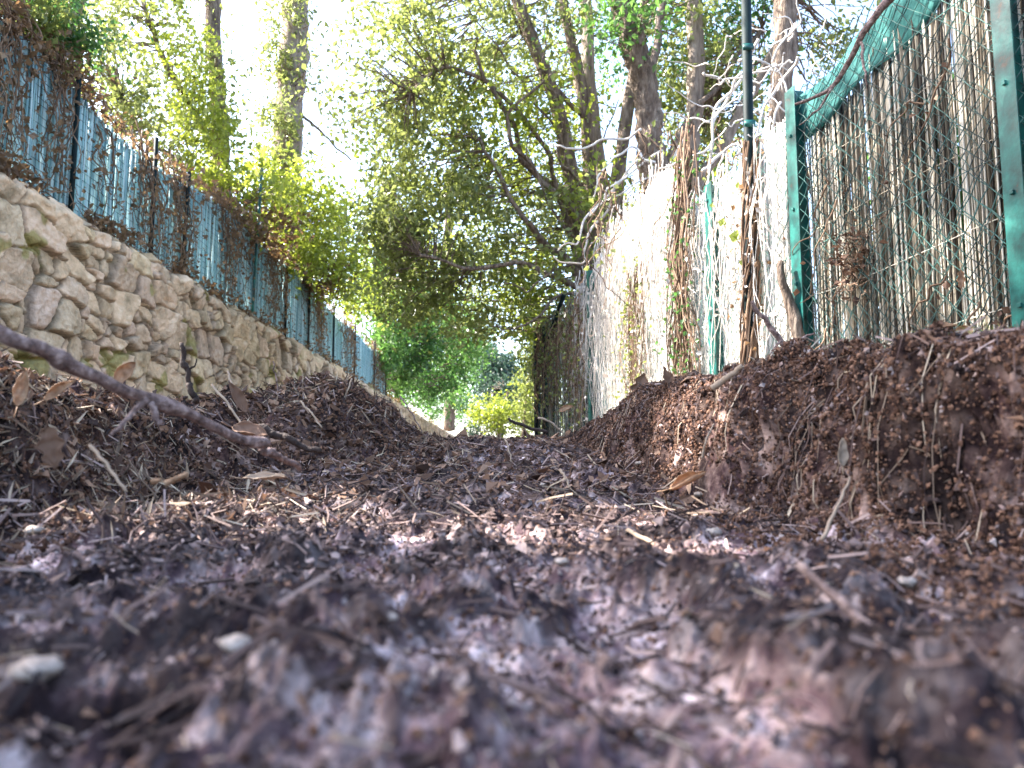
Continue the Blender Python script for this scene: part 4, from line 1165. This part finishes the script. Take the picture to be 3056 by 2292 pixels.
# top fringe of dead creeper along the fence and the wall top
lt = Buf(); stt = Buf()
for (ya_, yb_, zf, off_, n_, sp_) in [(3.8, 17.5, lambda q: ltop(q) + .02,   .03, 1500, .05), (3.0, 30, lambda q: WT + .02, .10, 3600, .04)]:
    yk = ya_ * (yb_ / ya_) ** rng.random(n_)
    zk = np.array([zf(q) for q in yk])
    dens = pnoise(yk * 1.6, yk * 0, 91) > .0
    yk, zk = yk[dens], zk[dens]
    p = np.column_stack([FX + off_ + rng.normal(0, .05, len(yk)), yk, zk + rng.normal(0, sp_, len(yk))])
    L = .05 * rng.uniform(.6, 1.3, len(p))
    lt.leaves(p, unit(len(p)) + [0, 0, -.4], unit(len(p)), L, L * .7)
for k in range(260):
    y_ = 3.6 * (16 / 3.6) ** rng.random(); zb = WT if k % 2 else ltop(y_)
    p0_ = np.array([FX + .08, y_, zb + rng.normal(0, .04)])
    stt.tube(wob(p0_ + np.array([rng.normal(0, .05), rng.normal(0, .35), rng.normal(0, .08)]) * np.linspace(0, 1, 9)[:, None], .05, k * 1.1), .003, 4)
tf = thing("creeper", "rust-brown dead creeper fringe along the fence top and wall coping", "creeper", (FX, 6, WT))
lt.build("leaves", M['ivybrown'], tf, smooth=False); stt.build("stems", M['vine'], tf)

# ------------------------------------------------------------------ ground things
def stick(name, label, cat, pts, r0, r1, m='stick', n=30, amp=.004, knots=(), seed=0, sides=9, group=None, twigs_=()):
    pp = wob(spline(pts, n), amp, seed, 6)
    r = np.linspace(r0, r1, n)
    for kn in knots:
        r = r * (1 + .45 * np.exp(-((np.linspace(0, 1, n) - kn) / .025) ** 2))
    b_ = Buf(); b_.tube(pp, r, sides, .14, seed=seed)
    for (pts2, ra, rb) in twigs_:
        b_.tube(wob(spline(pts2, 12), amp * .6, seed + 3), np.linspace(ra, rb, 12), 6, .1)
    o = b_.build(name, M[m]); return tag(o, label, cat, group)


stick("fallen_branch", "long curved bare branch reaching in from the left edge over the bank", "branch",
      [P(-60, 300, .52), P(-10, 324, .54), P(40, 352, .57), P(90, 372, .61), P(145, 398, .66), P(190, 415, .70), P(235, 437, .75), P(266, 444, .79)], .0060, .0040,
      n=70, knots=(.62, .66, .93, .97, .35), seed=3, sides=12, twigs_=[([P(146, 398, .66), P(125, 420, .64), P(112, 436, .63)], .003, .0015), ([P(150, 402, .66), P(156, 416, .66), P(160, 426, .66)], .0035, .002)])
stick("twig", "short knobbly twig continuing past the long branch's tip", "twig", [P(262, 450, .80), P(280, 458, .84), P(300, 466, .88)], .004, .003, seed=5, knots=(.3,))
stick("twig", "dark flat stick lying right of the long branch's tip", "twig", [P(258, 426, 1.15), P(288, 439, 1.15), P(320, 453, 1.15)], .006, .004, m='darkstick', seed=6)
stick("twig", "dark upright broken twig before the stone wall", "twig", [P(196, 402, 1.15), P(188, 378, 1.15), P(181, 342, 1.15)], .005, .0032, m='darkstick', seed=7, knots=(.4, .7), n=24, twigs_=[([P(187, 372, 1.15), P(194, 366, 1.15), P(197, 358, 1.15)], .002, .001)])
stick("twig", "thin grey upright stem beside the mound before the wall", "twig", [P(278, 392, 1.6), P(276, 378, 1.6), P(273, 362, 1.6)], .0018, .001, seed=8)
stick("twig", "forked dark twig standing on the right bank against the white fence", "twig", [P(790, 352, 1.45), P(778, 338, 1.45), P(766, 322, 1.45), P(752, 302, 1.45)], .0065, .0035, seed=9, knots=(.5, .9),
      twigs_=[([P(782, 345, 1.45), P(800, 340, 1.45), P(815, 332, 1.45)], .003, .0015), ([P(792, 356, 1.45), P(784, 342, 1.42), P(772, 350, 1.4)], .003, .002)])
stick("twig", "pale arched rootlet on the far right bank below the corner post", "twig", [P(538, 419, 2.4), P(550, 421, 2.4), P(558, 428, 2.4), P(564, 436, 2.4)], .0035, .0025, seed=10, m='straw')
stick("twig", "dark crooked twig pointing left on the crest of the path", "twig", [P(548, 432, 2.45), P(530, 428, 2.45), P(514, 422, 2.45), P(508, 419, 2.45)], .006, .004, m='darkstick', seed=11)
stick("twig", "pale straw-coloured stem lying in the rut's right half", "twig", [P(628, 530, .78), P(648, 541, .74), P(668, 548, .71), P(690, 552, .69)], .0022, .0016, m='straw', seed=12, amp=.001)
stick("twig", "yellow straw leaning on the left bank", "twig", [P(90, 445, .66), P(108, 466, .65), P(126, 492, .64)], .0016, .0012, m='straw', seed=13, amp=.001)
stick("twig", "short orange stick in front of the left bank", "twig", [P(165, 484, .66), P(176, 479, .66), P(187, 474, .66)], .0026, .0022, m='orangeleaf', seed=14, amp=.0005)
stick("twig", "small orange stub left of the short orange stick", "twig", [P(152, 482, .67), P(160, 480, .67)], .0026, .002, m='orangeleaf', seed=15, amp=.0003, n=8)
stick("twig", "diagonal blurred stick in the lower right foreground", "twig", [P(800, 565, .40), P(850, 610, .34), P(905, 645, .30), P(960, 672, .27)], .0024, .0016, seed=16, amp=.002)
stick("twig", "dark blurred stick at the middle of the foreground", "twig", [P(335, 680, .262), P(365, 690, .257), P(400, 698, .252)], .0022, .0016, m='darkstick', seed=17, amp=.001)
stick("twig", "dark blurred crosswise stick low in the right foreground", "twig", [P(748, 648, .30), P(800, 646, .30), P(860, 634, .30)], .0026, .0018, m='darkstick', seed=18, amp=.001)
stick("twig", "pale splinter jutting from the right bank's brow", "twig", [P(712, 388, .98), P(728, 377, .97), P(742, 366, .96)], .0045, .003, m='straw', seed=19, amp=.001)
stick("twig", "pale yellow stem curving down the right bank face", "twig", [P(702, 458, 1.0), P(706, 440, 1.0), P(714, 424, 1.02)], .0016, .001, m='straw', seed=20, amp=.001)
stick("twig", "pale yellow stem lower on the right bank face", "twig", [P(822, 540, .66), P(838, 505, .68), P(850, 478, .7)], .0018, .001, m='straw', seed=21, amp=.001)
for k, (a_, b_, c_, d_, y_, lab) in enumerate([(352, 378, 338, 420, 1.75, "long dry stalk leaning across the mound's face"), (300, 402, 322, 428, 1.6, "dry stalk low on the mound's left flank"), (212, 384, 246, 432, 1.25, "dry stalk sloping down between bank and mound"),
                                               (228, 372, 236, 402, 1.4, "split upright stalk before the mound"), (400, 396, 422, 432, 2.1, "dark stalk at the mound's right foot"), (560, 470, 572, 492, 1.2, "pale stalk upright in the rut before the right bank"),
                                               (505, 438, 512, 462, 1.7, "short pale stalk standing in the middle of the rut")]):
    stick("stalk", lab, "stalk", [P(a_, b_, y_), P((a_ + c_) / 2, (b_ + d_) / 2 - 2, y_ - .02), P(c_, d_, y_ - .04)], .0022, .0015, m='straw' if k != 4 else 'stick', seed=30 + k, amp=.003, n=16)


def big_leaf(label, c, L, ax, nr, m='deadleaf', curl=.5, lobes=0, seed=0, ratio=.6):
    """a curled leaf sheet with lobed margin, midrib and a stalk"""
    n1, n2 = 22, 11
    s = np.linspace(0, 1, n1)[:, None]; w_ = np.linspace(-1, 1, n2)[None]
    out = np.sin(np.pi * np.clip(s, 0, 1) ** .8) ** .75 * ratio * .5 * L
    if lobes: out = out * (1 + .28 * np.sin(s * np.pi * 2 * lobes))
    x = out * w_ * np.cos(curl * w_ * 1.2) * (1 + .06 * pnoise(s * 9 + w_ * 0, w_ * 3 + seed, 3)); z = L * .22 * curl * (w_ ** 2) * np.sin(np.pi * s) + L * .25 * curl * (s - .5) ** 2 + L * .05 * pnoise(s * 5 + w_ * 0, w_ * 2.5 + seed + s * 0, seed) - .015 * L * np.exp(-(w_ / .12) ** 2)
    y_ = L * (s - .5) + 0 * w_
    ax = np.array(ax, float); ax /= np.linalg.norm(ax); nr = np.array(nr, float)
    sd = np.cross(ax, nr); sd /= np.linalg.norm(sd); nn = np.cross(sd, ax)
    v = np.asarray(c) + x[..., None] * sd + y_[..., None] * ax + z[..., None] * nn
    b_ = Buf()
    i = np.arange(n1 - 1)[:, None] * n2; j = np.arange(n2 - 1)[None]
    b_.add(v.reshape(-1, 3), np.stack([i + j, i + j + 1, i + n2 + j + 1, i + n2 + j], -1).reshape(-1, 4))
    b_.tube(np.array([v[0, n2 // 2], v[0, n2 // 2] - ax * L * .15 + nn * L * .03, v[0, n2 // 2] - ax * L * .3 + nn * L * .09]), .0007, 5)
    o = b_.build("fallen_leaf", M[m]); so_ = o.modifiers.new("thick", 'SOLIDIFY'); so_.thickness = .0004
    return tag(o, label, "leaf")


big_leaf("curled tan leaf on the left bank just above the long branch", P(126, 372, .98), .034, (.6, .1, .7), (.3, -1, .2), 'orangeleaf', .8, 0, 1, .9)
big_leaf("pale pink-brown leaf hanging below the branch at the left edge", P(52, 448, .62), .034, (.2, .1, -1), (.3, -1, .2), 'deadleaf', .5, 3, 2, .6)
big_leaf("upright tan leaf at far left behind the branch", P(22, 388, .82), .040, (.1, .1, 1), (.4, -1, .1), 'orangeleaf', .6, 0, 3, .45)
big_leaf("tilted tan leaf between the upright leaf and the branch", P(60, 390, .84), .036, (.8, .1, .6), (.3, -1, .3), 'orangeleaf', .6, 0, 4, .4)
big_leaf("dark brown jagged leaf crowning the mound", P(324, 390, 1.78), .07, (.3, .1, 1), (.2, -1, .1), 'deadleaf', .8, 3, 5, .7)
big_leaf("rounded brown leaf flat beside the dark stick", P(250, 432, 1.1), .05, (.9, .1, -.2), (.1, -.6, .8), 'deadleaf', .7, 0, 6, .8)
big_leaf("long grey-brown leaf leaning up before the wall", P(238, 398, 1.3), .06, (-.5, .1, .8), (.4, -.9, .2), 'deadleaf', .6, 0, 7, .4)
big_leaf("curled tan leaf at the foot of the right bank", P(688, 482, .95), .05, (.8, .1, .35), (-.1, -.7, .8), 'orangeleaf', 1.0, 0, 8, .5)
big_leaf("orange-brown leaf at the fence foot near the grass tuft", P(962, 334, 1.6), .055, (.8, .1, .5), (.0, -1, .5), 'orangeleaf', .7, 0, 9, .8)
big_leaf("pale orange leaf lying left of the grass tuft leaf", P(944, 327, 1.40), .05, (1, .1, .1), (.0, -.6, .8), 'orangeleaf', .6, 0, 10, .5)
big_leaf("curled tan leaf caught halfway up the near wire mesh", P(961, 279, 1.9), .05, (.1, .1, 1), (-.5, -1, .1), 'orangeleaf', .9, 3, 11, .6)
big_leaf("pale leaf sticking from the dark right bank face", P(842, 452, .78), .028, (.1, .1, 1), (.2, -1, .1), 'straw', .4, 0, 12, .45)
big_leaf("small tan leaf on the crest near the far fence post", P(566, 409, 2.5), .05, (.8, .1, .3), (.1, -.8, .6), 'orangeleaf', .7, 0, 13, .6)
big_leaf("brown leaf blade upright on the right bank brow before the white fence", P(640, 388, 1.75), .07, (.3, .1, .9), (-.2, -1, .1), 'deadleaf', .7, 3, 14, .7)
big_leaf("purple-brown leaf point above the right bank brow", P(668, 380, 1.5), .055, (-.3, .1, .9), (.2, -1, .1), 'deadleaf', .7, 2, 15, .5)
big_leaf("flat pale strip of leaf on the far left of the rut", P(265, 478, .95), .05, (1, .3, .05), (.0, -.4, .9), 'straw', .4, 0, 16, .3)

pebs = [(34, 536, .014, "white pebble at the left edge of the rut"), (236, 657, .010, "cream pebble in the left foreground blur"), (36, 684, .013, "large pale blurred stone near the lower left corner"), (562, 568, .008, "flat white chip right of the rut's centre"),
        (714, 537, .013, "white stone near the foot of the right bank"), (543, 488, .010, "tiny white stone before the right bank"), (905, 590, .010, "pale stone at the right foreground's edge"), (700, 498, .012, "pale chip beneath the curled leaf on the right bank"),
        (480, 495, .012, "round grey clod at the middle of the rut"), (300, 500, .012, "buff pebble left of the rut's middle"), (388, 628, .006, "tiny bright pebble in the blurred foreground"), (640, 466, .013, "tiny light crumb under the bank")]
for k, (u_, v_, s_, lab) in enumerate(pebs):
    # lay it where its line of sight meets the ground
    ys = np.linspace(.14, 2.5, 900); pts = np.array([P(u_, v_, q) for q in ys]); hh = height(pts[:, 0], pts[:, 1])
    hit = np.argmax(pts[:, 2] <= hh); hit = hit if pts[hit, 2] <= hh[hit] else 400
    c_ = pts[hit]
    th_ = np.linspace(0, np.pi, 9); ph_ = np.arange(12) / 12 * 2 * np.pi
    TH, PH = np.meshgrid(th_, ph_, indexing='ij')
    r_ = s_ * .50 * (1 + .45 * pnoise(np.cos(PH) * np.sin(TH) * 2 + k * 5, np.sin(PH) * np.sin(TH) * 2 + np.cos(TH) * 2, k))
    if s_ < .0065: pass
    v = np.stack([r_ * np.sin(TH) * np.cos(PH) * 1.25, r_ * np.sin(TH) * np.sin(PH), r_ * np.cos(TH) * .6], -1).reshape(-1, 3) + c_ + np.array([0, 0, s_ * .12 + .0035])
    i = np.arange(8)[:, None] * 12; j = np.arange(12)[None]; j2 = (j + 1) % 12
    o = mesh_np("pebble", v, np.stack([i + j, i + 12 + j, i + 12 + j2, i + j2], -1).reshape(-1, 4), M['pebble'] if k != 8 else M['chip'])
    tag(o, lab, "pebble")

# grass tuft by the fence foot
tg = Buf()
gc = P(985, 338, 1.55)
for k in range(90):
    b0 = gc + np.array([rng.normal(.02, .015), rng.normal(0, .015), -.02])
    d_ = np.array([rng.normal(-.01, .035), rng.normal(0, .02), rng.uniform(.02, .05)])
    tt_ = np.linspace(0, 1, 6)[:, None]
    pts = b0 + d_ * tt_ * 1.3 + np.array([-.035, 0, -.035]) * tt_ ** 2 * rng.uniform(.2, 1.2)
    tg.tube(pts, np.linspace(.0011, .0004, 6), 3, cap=False)
tag(tg.build("grass_tuft", M['grass']), "yellow-green drooping grass tuft at the foot of the near fence", "grass tuft")
